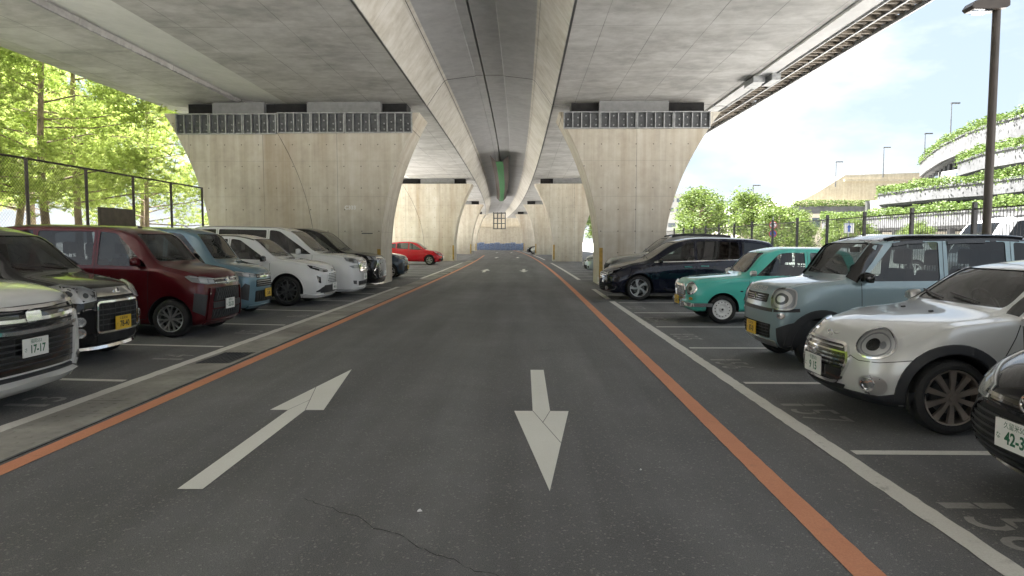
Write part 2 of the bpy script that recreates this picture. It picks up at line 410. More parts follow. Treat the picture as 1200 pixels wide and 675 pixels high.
# bay numbers, read from the aisle
def bay_number(s, x, y, side):
    for i, ch in enumerate(s):
        v, f = text_geom(ch, 1)
        a = np.array([(p[0], p[1]) for p in v]); lo = a.min(0); hi = a.max(0)
        wd = .19 if ch != '1' else .09
        sx = wd/(hi[0]-lo[0]); sy = .40/(hi[1]-lo[1])
        bm = bmesh.new(); vs = [bm.verts.new(((p[0]-(lo[0]+hi[0])/2)*sx, (p[1]-lo[1])*sy, 0)) for p in v]
        for q in f:
            try: bm.faces.new([vs[k] for k in q])
            except ValueError: pass
        for h_ in (.192, .208):
            bmesh.ops.bisect_plane(bm, geom=bm.verts[:]+bm.edges[:]+bm.faces[:], plane_co=(0, h_, 0), plane_no=(0, 1, 0))
        bmesh.ops.delete(bm, geom=[q for q in bm.faces if .192 < q.calc_center_median().y < .208], context='FACES')
        t = (i-(len(s)-1)/2)*.26
        for q in bm.verts:
            u, w_ = q.co.x, q.co.y
            q.co = (x+w_, y-t-u, .0045) if side > 0 else (x-w_, y+t+u, ground_z(x-w_)+.0045)
        me = bpy.data.meshes.new('bay_number'); bm.to_mesh(me); bm.free(); me.materials.append(M['worn'])
        link(bpy.data.objects.new('bay_number', me), lot)
for k, s in enumerate(['158', '157', '156', '155', '154', '153', '152']): bay_number(s, 2.47, 3.72+2.5*k, 1)
for k, s in enumerate(['13', '14', '15', '16', '17', '18']): bay_number(s, -4.52, 6.45+2.57*k, -1)
# crack in the asphalt
random.seed(3)
m = MB(); px, py = -1.35, 4.05; pts = []
for i in range(46):
    pts.append((px, py)); px += .029+random.uniform(-.008, .008); py -= .0235+random.uniform(-.022, .022)
for i in range(45):
    (a, b), (c, d) = pts[i], pts[i+1]; t = .0035*(.5+random.random())*(1-abs(i/22-1)*.5)
    m.add([(a, b-t, .0035), (c, d-t, .0035), (c, d+t, .0035), (a, b+t, .0035)], [(0, 1, 2, 3)])
m.build('asphalt_crack', M['black'], lot)

# gutter with concrete covers on the left of the lane
gut = tag(sheet('gutter', -4.27, -3.68, -8, 60, .002, M['black'], 20, True), kind='structure')
slabm = None
random.seed(5)
y = -6.5; k = 0
while y < 58:
    Lg = 1.0
    grate = abs(y-8.5) < .3 or abs(y-34.5) < .3 or abs(y+5) < .3
    z = .012+random.uniform(-.002, .003)
    if grate:
        m = MB()
        m.box(-4.25, -3.70, y+.006, y+.05, 0, .014).box(-4.25, -3.70, y+Lg-.05, y+Lg-.006, 0, .014).box(-4.25, -4.2, y+.05, y+Lg-.05, 0, .014).box(-3.75, -3.70, y+.05, y+Lg-.05, 0, .014)
        o = m.build('grate_frame', M['gutter'], gut)
        for q in range(9):
            xx = -4.19+q*.05; MB().box(xx, xx+.022, y+.05, y+Lg-.05, 0, .012).build('grate_bar', M['dsteel'], gut)
    else:
        for h_ in range(2):
            m = MB(); a = y+.5*h_+.004; b_ = y+.5*h_+.496; z = .012+random.uniform(-.002, .003)
            bb = bend(a)
            m.box(-4.25+bb, -3.70+bb, a, b_, 0, z)
            for q in range(4):
                for r in range(3):
                    cx, cy = -4.16+bb+q*.125, a+.09+r*.15
                    m.add([(cx-.02, cy-.02, z), (cx+.02, cy-.02, z), (cx+.02, cy+.02, z), (cx-.02, cy+.02, z), (cx-.012, cy-.012, z+.004), (cx+.012, cy-.012, z+.004), (cx+.012, cy+.012, z+.004), (cx-.012, cy+.012, z+.004)],
                          [(0, 1, 5, 4), (1, 2, 6, 5), (2, 3, 7, 6), (3, 0, 4, 7), (4, 5, 6, 7)])
            m.build('cover_slab', M['gutter'], gut)
    y += Lg; k += 1

# ---- viaduct
PC = [-4.1, 25.9, 55.9, 85.9, 115.9]; PT = 1.05       # pier centres along the road, half thickness
def wall_rows(xl, xr, zs, y0, y1, b):
    m = MB(); n = len(zs); v = []
    for yy in (y0, y1):
        for z in zs: v += [(xl(z)+b, yy, z), (xr(z)+b, yy, z)]
    f = []
    for i in range(n-1):
        a = 2*i; c = 2*(i+n)
        f += [(a, a+1, a+3, a+2), (c+1, c, c+2, c+3), (a+1, c+1, c+3, a+3), (c, a, a+2, c+2)]
    f += [(2*n-2, 2*n-1, 4*n-1, 4*n-2), (0, 2*n, 2*n+1, 1)]
    return m.add(v, f)
ZS = [-.2, 0, .9] + [1+.27*i for i in range(19)]+[6.2]
sq = lambda z: max(0, z-1)**2
def cap_frames(root, x0, n, wd, z0, z1, yf):
    for i in range(n):
        a = x0+i*wd; b = a+wd-.02; m = MB(); t = .035
        m.box(a, b, yf-.012, yf-.002, z0, z1, 1)
        m.box(a, b, yf-.13, yf-.012, z0, z0+t).box(a, b, yf-.13, yf-.012, z1-t, z1)
        for q in range(5):
            xx = a+(b-a-t)*q/4; m.box(xx, xx+t, yf-.128, yf-.012, z0+t, z1-t)
        fr = m.build('bracket_frame', [M['steel'], M['dsteel']], root)
        m = MB()
        for q in range(4):
            xx = a+(b-a)*(q+.5)/4
            for zz in (z0+.14, z0+.34+.06*((q*7+i) % 3)):
                m.bar((xx+.04*((q+i) % 2), yf-.055, zz), (xx+.04*((q+i) % 2), yf-.012, zz), .028, 6)
        tag(m.build('bolts', M['steel'], fr), kind='stuff')
for i, pc in enumerate(PC):
    y0, y1 = pc-PT, pc+PT; b = bend(pc)
    root = empty('viaduct_pier', (b-8, pc, 0)); off = Vector((b-8, pc, 0))
    nm = ['behind', 'nearest', 'second', 'third', 'farthest'][i]
    tag(root, ['broad flared concrete pier of the left viaduct behind the viewpoint', 'broad flared concrete pier beside the row of parked cars on the left, with steel brackets', 'broad concrete pier behind the red hatchback', 'third broad concrete pier of the left row, behind the red hatchback pier', 'farthest broad concrete pier on the left, near the blue hoarding'][i], 'pier', 'viaduct piers')
    def par(o):
        for v in o.data.vertices: v.co -= off
        o.parent = root; return o
    par(wall_rows(lambda z: -7.6-.064*sq(z), lambda z: -5.2+.054*sq(z), ZS, y0, y1, b).build('pier_wall', M['pier']))
    par(wall_rows(lambda z: -11.4-.06*sq(z), lambda z: -7.625-.064*sq(z), ZS, y0+.02, y1-.02, b).build('widening_wall', M['pier']))
    j = wall_rows(lambda z: -7.635-.064*sq(z), lambda z: -7.59-.064*sq(z), ZS, y0+.05, y1-.05, b); par(j.build('joint_filler', M['black']))
    par(MB().box(-11.4+b, -9.5+b, y0+.35, y1-.35, 6.2, 6.65).build('bearing_block', M['bearing'])); par(MB().box(-7.9+b, -5.2+b, y0+.30, y1-.30, 6.2, 6.65).build('bearing_block', M['bearing']))
    par(MB().box(-12.4+b, -4.3+b, y0+.6, y1-.6, 6.202, 6.64).build('bearing_gap', M['black']))
    # yellow corner guard
    par(MB().box(-5.33+b, -5.205+b, y0-.006, y0-.001, .15, 1.3).build('corner_guard', M['yellow']))
    if i == 1:
        n0 = len(bpy.data.objects); before = set(bpy.data.objects)
        cap_frames(None, -12.55, 3, 1.22, 5.44, 6.17, y0); cap_frames(None, -8.87, 4, 1.22, 5.47, 6.20, y0)
        for o in set(bpy.data.objects)-before:
            for v in o.data.vertices: v.co -= off
            if o.parent is None: o.parent = root
        v, f = text_geom('C333', .19, bold=.006)
        pl = MB().box(-6.53, -6.07, y0-.008, y0-.002, 2.72, 2.88).build('number_plate', M['pier']); par(pl)
        t = mesh('lettering', [(p[0]-6.3, y0-.011, p[1]+2.8) for p in v], f, M['signw']); par(t)
        par(MB().box(-5.9, -5.5, y0-.004, y0+.05, 1.85, 1.885).build('patch_mark', M['dsteel']))
    root2 = empty('viaduct_pier', (b+4, pc, 0)); off = Vector((b+4, pc, 0)); root = root2
    tag(root2, ['slim flared concrete pier of the right viaduct behind the viewpoint', 'slim flared concrete pier behind the dark blue minivan, with steel brackets', 'second slim concrete pier from the dark blue minivan on the right', 'third slim concrete pier of the right row', 'farthest slim concrete pier on the right, near the blue hoarding'][i], 'pier', 'viaduct piers')
    par(wall_rows(lambda z: 2.75-.055*sq(z), lambda z: 5.1+.072*sq(z), ZS, y0, y1, b).build('pier_wall', M['pier']))
    par(MB().box(2.75+b, 5.25+b, y0+.30, y1-.30, 6.2, 6.65).build('bearing_block', M['bearing']))
    par(MB().box(1.75+b, 6.6+b, y0+.6, y1-.6, 6.202, 6.64).build('bearing_gap', M['black']))
    par(MB().box(2.755+b, 2.88+b, y0-.006, y0-.001, .15, 1.35).build('corner_guard', M['yellow']))
    if i == 1:
        before = set(bpy.data.objects)
        cap_frames(None, 1.42, 4, 1.31, 5.6, 6.2, y0)
        for o in set(bpy.data.objects)-before:
            for v in o.data.vertices: v.co -= off
            if o.parent is None: o.parent = root

def deck(profile, y0, y1, name, parent=None, n=8):
    """profile: closed list of (x, z, material index for the face to the next point)"""
    m = MB(); K = len(profile)
    v = []
    for i in range(n+1):
        yy = y0+(y1-y0)*i/n; b = bend(yy)
        v += [(p[0]+b, yy, p[1]) for p in profile]
    b0 = 0
    for i in range(n):
        for k in range(K):
            q = (k+1) % K
            m.f.append((i*K+k, i*K+q, (i+1)*K+q, (i+1)*K+k)); m.m.append(profile[k][2])
    m.v = v
    m.f += [tuple(range(K-1, -1, -1)), tuple(range(n*K, n*K+K))]; m.m += [0, 0]
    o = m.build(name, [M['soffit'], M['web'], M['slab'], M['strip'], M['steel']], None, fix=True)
    return o
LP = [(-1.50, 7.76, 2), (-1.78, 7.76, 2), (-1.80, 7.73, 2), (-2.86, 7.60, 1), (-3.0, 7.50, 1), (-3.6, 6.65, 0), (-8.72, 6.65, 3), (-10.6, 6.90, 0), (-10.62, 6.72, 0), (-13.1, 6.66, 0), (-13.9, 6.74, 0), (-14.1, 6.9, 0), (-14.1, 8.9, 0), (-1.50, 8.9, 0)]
RP = [(-1.44, 7.76, 2), (-1.44, 8.9, 0), (8.2, 8.9, 0), (8.2, 7.6, 0), (7.62, 7.5, 0), (7.05, 6.65, 0), (1.06, 6.65, 1), (.46, 7.50, 1), (.34, 7.60, 2), (-.72, 7.73, 2), (-.74, 7.76, 2)]
ends = [-34.1]+PC+[145.9]
LN = ['behind the viewpoint', 'overhead', 'over the red hatchback', 'beyond the second pier', 'beyond the third pier', 'above the blue hoarding at the far end']
for i in range(len(ends)-1):
    y0, y1 = ends[i]+.04, ends[i+1]-.04
    for P, nm in ((LP, 'left'), (RP, 'right')):
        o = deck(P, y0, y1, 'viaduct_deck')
        tag(o, f'concrete {nm} viaduct deck span {LN[i]}', 'viaduct', 'viaduct deck spans')
        for (gx, gz, gd) in (((-3.62, 6.646, -.05), (-2.93, 7.535, -.035)) if nm == 'left' else ((1.08, 6.646, .05), (.41, 7.535, .035))):
            m = MB()
            for k in range(8):
                a, c = y0+(y1-y0)*k/8, y0+(y1-y0)*(k+1)/8
                m.add([(gx+bend(a), a, gz), (gx+gd+bend(a), a, gz), (gx+gd+bend(c), c, gz), (gx+bend(c), c, gz)], [(0, 1, 2, 3)])
            m.build('drip_groove', M['dsteel'], o)
        if nm == 'right':
            # light duct along the outer soffit edge, and the open walkway frames beyond it
            m = MB(); n = 8
            for k in range(n):
                a, c = y0+(y1-y0)*k/n, y0+(y1-y0)*(k+1)/n; b1, b2 = bend(a), bend(c)
                m.add([(7.10+b1, a, 6.60), (7.10+b2, c, 6.60), (7.52+b2, c, 6.60), (7.52+b1, a, 6.60), (7.10+b1, a, 6.78), (7.10+b2, c, 6.78), (7.52+b2, c, 6.85), (7.52+b1, a, 6.85)], [(0, 1, 2, 3), (0, 4, 5, 1), (3, 2, 6, 7)])
            m.build('edge_duct', M['strip'], o)
            MB().tube([(7.60+bend(y0+(y1-y0)*k/6), y0+(y1-y0)*k/6, 6.63) for k in range(7)], [.06]*7, 8).build('drain_pipe', M['steel'], o, True)
            random.seed(i)
            if i in (1, 2, 3):
                m = MB(); yy = y0+.3
                while yy < y1-.3:
                    b = bend(yy)
                    m.box(7.68+b, 8.64+b, yy, yy+.09, 6.70+random.uniform(-.02, .03), 6.80)
                    a, c = random.uniform(7.7, 8.0), random.uniform(8.2, 8.6)
                    m.box(a+b, c+b, yy+.12, yy+.22, 6.82, 6.9, 1)
                    if random.random() < .6: m.bar((7.7+b, yy, 6.78), (8.6+b, yy+.42, 6.74), .022, 5)
                    m.bar((8.58+b, yy, 6.75), (7.9+b, yy, 7.5), .02, 5)
                    yy += .34
                m.build('walkway_brackets', [M['wsteel'], M['boardm']], o)
                for xx, zz, hh in ((7.72, 6.68, .05), (8.15, 6.68, .05), (8.6, 6.64, .12)):
                    m = MB(); n = 8
                    for k in range(n):
                        a, c = y0+(y1-y0)*k/n, y0+(y1-y0)*(k+1)/n
                        m.add([(xx+bend(a), a, zz), (xx+bend(c), c, zz), (xx+.05+bend(c), c, zz), (xx+.05+bend(a), a, zz), (xx+bend(a), a, zz+hh), (xx+bend(c), c, zz+hh), (xx+.05+bend(c), c, zz+hh), (xx+.05+bend(a), a, zz+hh)],
                              [(0, 3, 2, 1), (4, 5, 6, 7), (0, 1, 5, 4), (2, 3, 7, 6)])
                    m.build('walkway_rail', M['steel'], o)
                m = MB()
                for k in range(8):
                    a, c = y0+(y1-y0)*k/8, y0+(y1-y0)*(k+1)/8
                    m.add([(7.7+bend(a), a, 7.05), (7.7+bend(c), c, 7.05), (8.80+bend(c), c, 6.92), (8.80+bend(a), a, 6.92)], [(0, 1, 2, 3)])
                m.build('walkway_floor', M['boardm'], o)
JW = ['behind the viewpoint', 'above the nearest piers', 'above the second pair of piers', 'above the third pair of piers', 'above the farthest piers']
for i, pc in enumerate(PC):
    b = bend(pc)
    for P, nm in ((LP[:6], 'left'), ([RP[0]]+RP[::-1][:5], 'right')):
        m = MB()
        for yy in (pc-.05, pc+.05): m.v += [(q[0]+b, yy, q[1]+.004) for q in P]
        K = len(P); m.f = [(k, k+1, K+k+1, K+k) for k in range(K-1)]; m.m = [0]*(K-1)
        o = m.build('expansion_joint', M['black']); tag(o, f'dark expansion joint across the {nm} deck {JW[i]}', 'joint', 'expansion joints')
# box-shaped pipe joint near the first right pier
pj = MB().box(7.0, 7.35, 21.3, 22.2, 6.42, 6.599).box(7.42, 7.68, 20.9, 21.8, 6.40, 6.599).build('pipe_box', M['steel']); tag(pj, 'grey pipe box under the right deck edge near the pier', 'pipe box')
# ground-level dark parts: green net trough hanging between the decks
tr = empty('net_trough', (-1.45+bend(70), 52, 0)); tag(tr, 'green and brown net trough hanging between the two decks', 'net')
def long_strip(name, prof, y0, y1, mat, root, n=10):
    m = MB()
    K = len(prof)
    for i in range(n+1):
        yy = y0+(y1-y0)*i/n; sag = .05*math.sin(i*1.9)
        m.v += [(p[0]+bend(yy)-root.location.x, yy-root.location.y, p[1]+sag) for p in prof]
    for i in range(n):
        for k in range(K-1): m.f.append((i*K+k, i*K+k+1, (i+1)*K+k+1, (i+1)*K+k)); m.m.append(0)
    return m.build(name, mat, root)
long_strip('net_floor', [(-1.70, 7.02), (-1.45, 7.0), (-1.20, 7.02), (-1.20, 7.05), (-1.70, 7.05), (-1.70, 7.02)], 47, 92, M['green'], tr)
long_strip('net_side', [(-2.08, 7.42), (-1.70, 7.02), (-1.68, 7.05), (-2.06, 7.45), (-2.08, 7.42)], 47, 92, M['brown'], tr)
long_strip('net_side', [(-.82, 7.42), (-1.20, 7.02), (-1.22, 7.05), (-.84, 7.45), (-.82, 7.42)], 47, 92, M['brown'], tr)
# far end: hoarding panels, abutment and hanging steel stage
hb = empty('hoarding', (-4, 131, 0)); tag(hb, 'row of blue hoarding panels closing the far end of the lane', 'hoarding')
for k in range(11):
    MB().box(-6.5+k*1.0, -6.5+k*1.0+.97, -.03+.02*(k % 2), .02+.02*(k % 2), 0, 1.25+.12*(k % 3)).build('panel', M['blue'], hb)
ab = MB().box(-24, 8, 147, 149, -.2, 4.6).box(-24, 8, 148, 149, 4.6, 9).build('abutment_wall', M['beige']); tag(ab, 'pale concrete abutment wall behind the blue hoarding', 'wall')
st = empty('hanging_stage', (-4.2, 118, 5)); tag(st, 'dark steel scaffold stage hanging under the far deck', 'scaffold')
m = MB()
for xx in (-1.0, -.33, .33, 1.0):
    for yy in (0, 2): m.bar((xx, yy, -1.2), (xx, yy, 1.7), .06, 6)
for zz in (-1.2, -.3, .6, 1.5):
    m.box(-1.1, 1.1, -.05, .05, zz, zz+.12).box(-1.1, 1.1, 1.95, 2.05, zz, zz+.12)
m.build('frame', M['dsteel'], st)

# small litter lying on the lane
for (x, y, sz, rz, lb) in ((-.60, 3.84, .016, .4, 'tiny scrap of white paper on the lane near the crack'), (.80, 4.58, .011, 1.2, 'tiny white chip on the lane right of the down arrow')):
    m = MB(); m.add([(-sz, -sz*.5, .001), (sz, -sz*.7, .001), (sz*.8, sz*.6, .001), (-sz*.7, sz*.5, .001), (-sz*.5, -sz*.1, sz*.7), (sz*.3, sz*.1, sz*.9)], [(0, 1, 5, 4), (1, 2, 5), (2, 3, 4, 5), (3, 0, 4), (0, 3, 2, 1)])
    o = m.build('paper_scrap', M['signw']); o.location = (x, y, .0045); o.rotation_euler = (0, 0, rz); tag(o, lb, 'litter')

# ------------------------------------------------------------------ fences
FX = -11.0
fr = empty('chain_link_fence', (FX, 15, 0)); tag(fr, 'tall dark chain-link fence behind the left row of cars', 'fence')
yp = [15.05+2.07*k for k in range(-12, 5)]
def fy(y): return y-15
for y in yp:
    MB().bar((0, fy(y), -.05), (0, fy(y), 3.42), .038, 8).build('post', M['bronze'], fr, True, 40)
MB().bar((0, fy(yp[0]), 3.40), (0, fy(yp[-1]), 3.40), .026, 8).build('top_rail', M['bronze'], fr, True, 40)
MB().bar((0, fy(yp[0]), .12), (0, fy(yp[-1]), .12), .02, 6).build('bottom_rail', M['bronze'], fr, True, 40)
m = MB(); H0, H1 = .12, 3.39; ya, yb = yp[0]-15, yp[-1]-15; pit = .085; r = .0022; s = ya-(H1-H0)
while s < yb:
    for d in (1, -1):
        a, b = s, s+(H1-H0); z0, z1 = (H0, H1) if d > 0 else (H1, H0)
        if a < ya: z0 += (z1-z0)*(ya-a)/(b-a); a = ya
        if b > yb: z1 = z0+(z1-z0)*(yb-a)/(b-a); b = yb
        x = .03+.003*d
        m.add([(x, a-r*1.41, z0), (x, a+r*1.41, z0), (x, b+r*1.41, z1), (x, b-r*1.41, z1), (x+2*r, a, z0), (x+2*r, b, z1)], [(0, 1, 2, 3), (1, 4, 5, 2), (4, 0, 3, 5)])
    s += pit
tag(m.build('chain_link_mesh', M['bronze'], fr), kind='stuff')
bd = MB().box(-10.95, -10.91, 17.45, 19.05, 1.75, 2.46).box(-10.905, -10.895, 17.5, 19.0, 1.8, 2.41, 1).build('notice_board', [M['boardm'], M['boardm']]); tag(bd, 'dark brown notice board mounted on the chain-link fence', 'board')

fr = empty('railing_fence', (10.2, 15.7, 0)); tag(fr, 'black vertical-bar railing fence behind the right row of cars', 'fence')
yp = [2.5*k for k in range(-11, 25)]
for i, y in enumerate(yp):
    bx = bend(y+15.7)
    MB().box(-.04+bx, .04+bx, y-.04, y+.04, -.05, 2.46).build('post', M['bkpaint'], fr)
    if i == len(yp)-1: break
    b2 = bend(y+18.2)
    m = MB()
    for zz in (.15, 2.30): m.bar((bx, y+.04, zz), (b2, y+2.46, zz), .022, 4)
    for k in range(1, 24):
        t = k/24; xx = bx+(b2-bx)*t
        m.bar((xx, y+2.5*t, .15), (xx, y+2.5*t, 2.30), .0065, 4, cap=False)
    m.build('bar_panel', M['bkpaint'], fr)

# lamp post on the fence line
lp = empty('street_lamp', (9.85, 14.75, 0)); tag(lp, 'tall dark pole lamp standing beside the railing fence on the right', 'lamp')
MB().lathe([(0, 0), (.16, 0), (.16, .05), (.10, .12), (.088, .5), (.078, 6.4), (0, 6.4)], 16, 'z').build('pole', M['bronze'], lp, True, 40)
m = MB(); hp = [(-.62, .0), (-.55, .10), (-.1, .20), (.12, .20), (.16, .08), (.16, 0), (.1, -.04), (-.1, -.06), (-.56, -.06)]
m.prism(hp, -.17, .17, fn=lambda a, b, h: (a, h, 6.42+b)); m.build('lamp_head', M['bronze'], lp, fix=True)
m = MB(); m.prism([(-.52, -.065), (-.15, -.065), (-.2, -.10), (-.46, -.10)], -.13, .13, fn=lambda a, b, h: (a, h, 6.42+b)); m.build('lamp_glass', M['lens'], lp, fix=True)

# signs and small lamps by the railing
def pole_sign(x, y, top, label, disks=(), board=None):
    s = empty('road_sign', (x, y, 0)); tag(s, label, 'sign')
    MB().bar((0, .03, 0), (0, .03, top), .025, 8).build('pole', M['steel'], s, True, 40)
    for (z, r, ring, face) in disks:
        MB().lathe([(0, -.005), (r, -.005), (r, .01), (0, .01)], 24, 'y', (0, 0, z)).build('disc', M[ring], s)
        MB().lathe([(0, -.012), (r*.78, -.012), (r*.78, -.006)], 24, 'y', (0, 0, z)).build('disc_face', M[face], s)
        m = MB(); q = r*.5
        m.add([(-q, -.016, z+q*.75), (-q*.75, -.016, z+q), (q, -.016, z-q*.75), (q*.75, -.016, z-q)], [(0, 1, 2, 3)]); m.build('bar_mark', M['signr'], s)
    if board:
        z, wd, hh = board
        MB().box(-wd/2, wd/2, -.012, .008, z-hh/2, z+hh/2).build('board', M['signw'], s)
        MB().add([(0, -.016, z+hh*.38), (-wd*.25, -.016, z+.02), (-wd*.10, -.016, z+.02), (-wd*.10, -.016, z-hh*.38), (wd*.10, -.016, z-hh*.38), (wd*.10, -.016, z+.02), (wd*.25, -.016, z+.02)], [(0, 1, 2, 3, 4, 5, 6)]).build('arrow_mark', M['signb'], s)
        MB().box(-wd*.42, wd*.42, -.0135, -.0125, z+hh*.40, z+hh*.45).build('edge_mark', M['signb'], s)
pole_sign(10.85, 30, 2.65, 'round red and blue traffic signs on one pole behind the railing', ((2.3, .17, 'signr', 'signw'), (1.92, .17, 'signr', 'signb')))
pole_sign(11.3, 24, 2.3, 'small white sign with blue arrow behind the railing', (), (2.04, .34, .34))
def post_lamp(x, y, z0, h, label, globe=False):
    s = empty('lamp_post', (x, y, z0)); tag(s, label, 'lamp', 'lamp posts on and around the terraces')
    MB().bar((0, 0, 0), (0, 0, h), .10, 8, .06).build('pole', M['dsteel'], s, True, 40)
    if globe: MB().lathe([(0, -.55), (.3, -.5), (.52, -.2), (.55, 0), (.5, .25), (.3, .47), (0, .55)], 16, 'z', (0, 0, h+.4)).build('globe', M['globe'], s, True)
    else: MB().box(-.1, 1.1, -.15, .15, h-.05, h+.12).build('lamp_head', M['dsteel'], s)
post_lamp(61.0, 118, 12.5, 5.0, 'slim lamp post above the beige hall, right one of the pair')
post_lamp(53.5, 119, 11.0, 4.2, 'slim lamp post above the beige hall, left one of the pair')
post_lamp(58.6, 96, 14.5, 6.0, 'lamp post on the top planted terrace, tallest of them')
post_lamp(61.5, 107, 14.5, 3.6, 'short lamp post at the end of the top planted terrace')
post_lamp(25.3, 85, 0, 5.0, 'white globe lamp rising out of the trees beyond the railing', True)
post_lamp(36, 100, 0, 5.6, 'second globe lamp among trees, nearer to the beige hall', True)
post_lamp(36.5, 110, 0, 10.5, 'tall dark lamp post rising from the trees left of the beige hall')

# ------------------------------------------------------------------ terraced building
def scatter_leaves(m, pts, size, rng, up=.4):
    for p in pts:
        a = rng.uniform(0, 6.283); t = rng.uniform(-.9, .9); s = size*rng.uniform(.6, 1.3)
        u = Vector((math.cos(a), math.sin(a), t*.6)).normalized(); n = Vector((rng.gauss(0, 1), rng.gauss(0, 1), rng.gauss(up, 1))); w_ = u.cross(n)
        if w_.length < .01: continue
        w_ = w_.normalized(); p = Vector(p)
        m.add([p-u*s, p+w_*s*.5, p+u*s, p-w_*s*.5], [(0, 1, 2, 3)])
bld = empty('terraced_building', (48, 70, 0)); tag(bld, 'pale concrete building with curved planted terraces on the right', 'building')
OFF = (48, 70)
def band(path, z0, z1, depth, th=.35):
    P = [Vector((a-OFF[0], b-OFF[1])) for a, b in path]; nrm = []
    for i in range(len(P)):
        d = (P[min(i+1, len(P)-1)]-P[max(i-1, 0)]).normalized(); nrm.append(Vector((d.y, -d.x)))
    def ext(name, o0, o1, za, zb, mat):
        m = MB(); K = len(P)
        for i in range(K):
            a = P[i]+nrm[i]*o0; b = P[i]+nrm[i]*o1
            m.v += [(a.x, a.y, za), (b.x, b.y, za), (b.x, b.y, zb), (a.x, a.y, zb)]
        for i in range(K-1):
            for k in range(4): m.f.append((4*i+k, 4*i+(k+1) % 4, 4*i+4+(k+1) % 4, 4*i+4+k)); m.m.append(0)
        m.f += [(3, 2, 1, 0), (4*K-4, 4*K-3, 4*K-2, 4*K-1)]; m.m += [0, 0]
        return m.build(name, mat, bld, fix=True)
    ext('parapet', 0, th, z0, z1, M['terrace'])
    ext('cornice', -.12, -.005, z1-.22, z1+.03, M['terrace'])
    ext('floor_slab', th+.003, depth, z0-.25, z0+.1, M['terrace'])
    ext('back_wall', depth*.55, depth*.55+.3, z0+.103, z1+2.6, M['bwhite'])
    ext('soil', th+.004, th+1.3, z0+.104, z1-.15, M['grass'])
    # columns and windows under the slab
    Ls = 0
    for i in range(len(P)-1):
        d = P[i+1]-P[i]; n = max(1, int(d.length/3.2))
        for k in range(n):
            c = P[i]+d*((k+.5)/n)+nrm[i]*1.3
            MB().box(c.x-.28, c.x+.28, c.y-.28, c.y+.28, z0-2.6, z0-.255).build('column', M['terrace'], bld)
            c2 = P[i]+d*((k+.5)/n)+nrm[i]*(depth*.55-.06); t = d.normalized()*1.15
            ang = nrm[i]*.05
            m = MB(); q = [(c2-t), (c2+t)]
            m.add([(q[0].x, q[0].y, z1+.6), (q[1].x, q[1].y, z1+.6), (q[1].x, q[1].y, z1+2.2), (q[0].x, q[0].y, z1+2.2)], [(0, 1, 2, 3)]); m.build('window', M['bwin'], bld)
    rng = random.Random(int(z0*10)); pts = []
    for i in range(len(P)-1):
        d = P[i+1]-P[i]
        for k in range(int(d.length*230)):
            t = rng.random(); u = rng.random()**1.5; prof = .55+.45*math.sin((P[i].y+d.y*t)*.9)*math.sin((P[i].y+d.y*t)*.37+z0)
            c = P[i]+d*t+nrm[i]*(th*.2+rng.uniform(-.35, 1.5))
            hz = u*(.55*prof+.75)
            if rng.random() < .04: hz = -rng.random()*.5
            pts.append((c.x-(.35 if hz < 0 else 0), c.y, z1-.1+hz))
    m = MB(); scatter_leaves(m, pts, .15, rng); tag(m.build('planting', M['hedge'], bld), kind='stuff')
A = [(51.4, 8), (51.4, 60), (51.4, 72), (51.8, 78), (53.2, 84.3), (56.3, 93.9), (61.4, 106.1), (66, 116), (74, 124), (86, 128)]
band(A, 12.4, 14.7, 16)
band([(48.3, 8), (48.3, 58), (48.3, 67.6), (48.6, 74), (50.8, 81.6), (55, 87), (62, 91)], 9.3, 11, 13)
band([(47.0, 8), (47.0, 60), (47.6, 66), (48.0, 72), (46.4, 78), (46.3, 90.7), (49, 95), (58, 99)], 6.4, 7.9, 13)
band([(44.6, 8), (44.6, 62), (44.8, 80), (45, 92), (42.4, 98.2), (45, 104), (58, 108)], 3.3, 4.8, 12)
MB().box(18, 60, -61, 22, 0, 12.3).build('core', M['bwhite'], bld)
hall = empty('beige_hall', (56, 122, 0)); tag(hall, 'low beige concrete hall with sloping flanks beside the terraces', 'building')
m = MB(); m.prism([(-22, 0), (-13.6, 5.4), (-4.2, 10.4), (.4, 13.3), (13, 13.7), (30, 13.7), (30, 0)], 0, 24, fn=lambda a, b, h: (a, h, b)); m.build('wall', M['beige'], hall, fix=True)
MB().box(.2, 30, -.5, -.005, 12.2, 12.5).build('ledge', M['beige'], hall); MB().box(-11, 8, -6, -.006, 0, 7.2).build('lower_wall', M['beige'], hall); MB().box(-11.3, 8.3, -6.3, -6.005, 6.3, 7.6).build('parapet', M['terrace'], hall)
rng = random.Random(5); m = MB()
scatter_leaves(m, [(rng.uniform(-11, 8), rng.uniform(-6.6, -5.2), 7.5+rng.random()**1.3*1.1) for _ in range(4200)], .15, rng); tag(m.build('planting', M['hedge'], hall), kind='stuff')
for k in range(8): MB().box(-9.8+2.2*k, -8.4+2.2*k, -6.03, -5.99, 4.0, 5.6).build('window', M['bwin'], hall)
def block(name, x, y, wd, dp, h, mat, label, rows, cols, rz=0):
    b = empty(name, (x, y, 0), rz); tag(b, label, 'building')
    MB().box(-wd/2, wd/2, 0, dp, 0, h).build('wall', mat, b); MB().box(-wd/2-.3, wd/2+.3, -.3, dp+.3, h+.003, h+.6).build('roof', mat, b)
    for r in range(rows):
        for c in range(cols):
            xx = -wd/2+(c+.5)*wd/cols; zz = h-(r+.5)*h/rows*.92
            MB().box(xx-wd/cols*.3, xx+wd/cols*.3, -.05, .05, zz-.6, zz+.6).build('window', M['bwin'], b)
block('distant_hotel', 54, 230, 16, 12, 17.0, M['bwhite'], 'pale distant hotel block with rows of windows beside the right pier', 5, 7)
block('distant_house', 47, 195, 20, 10, 8.2, M['bwhite'], 'low building in front of the distant hotel block', 2, 6)

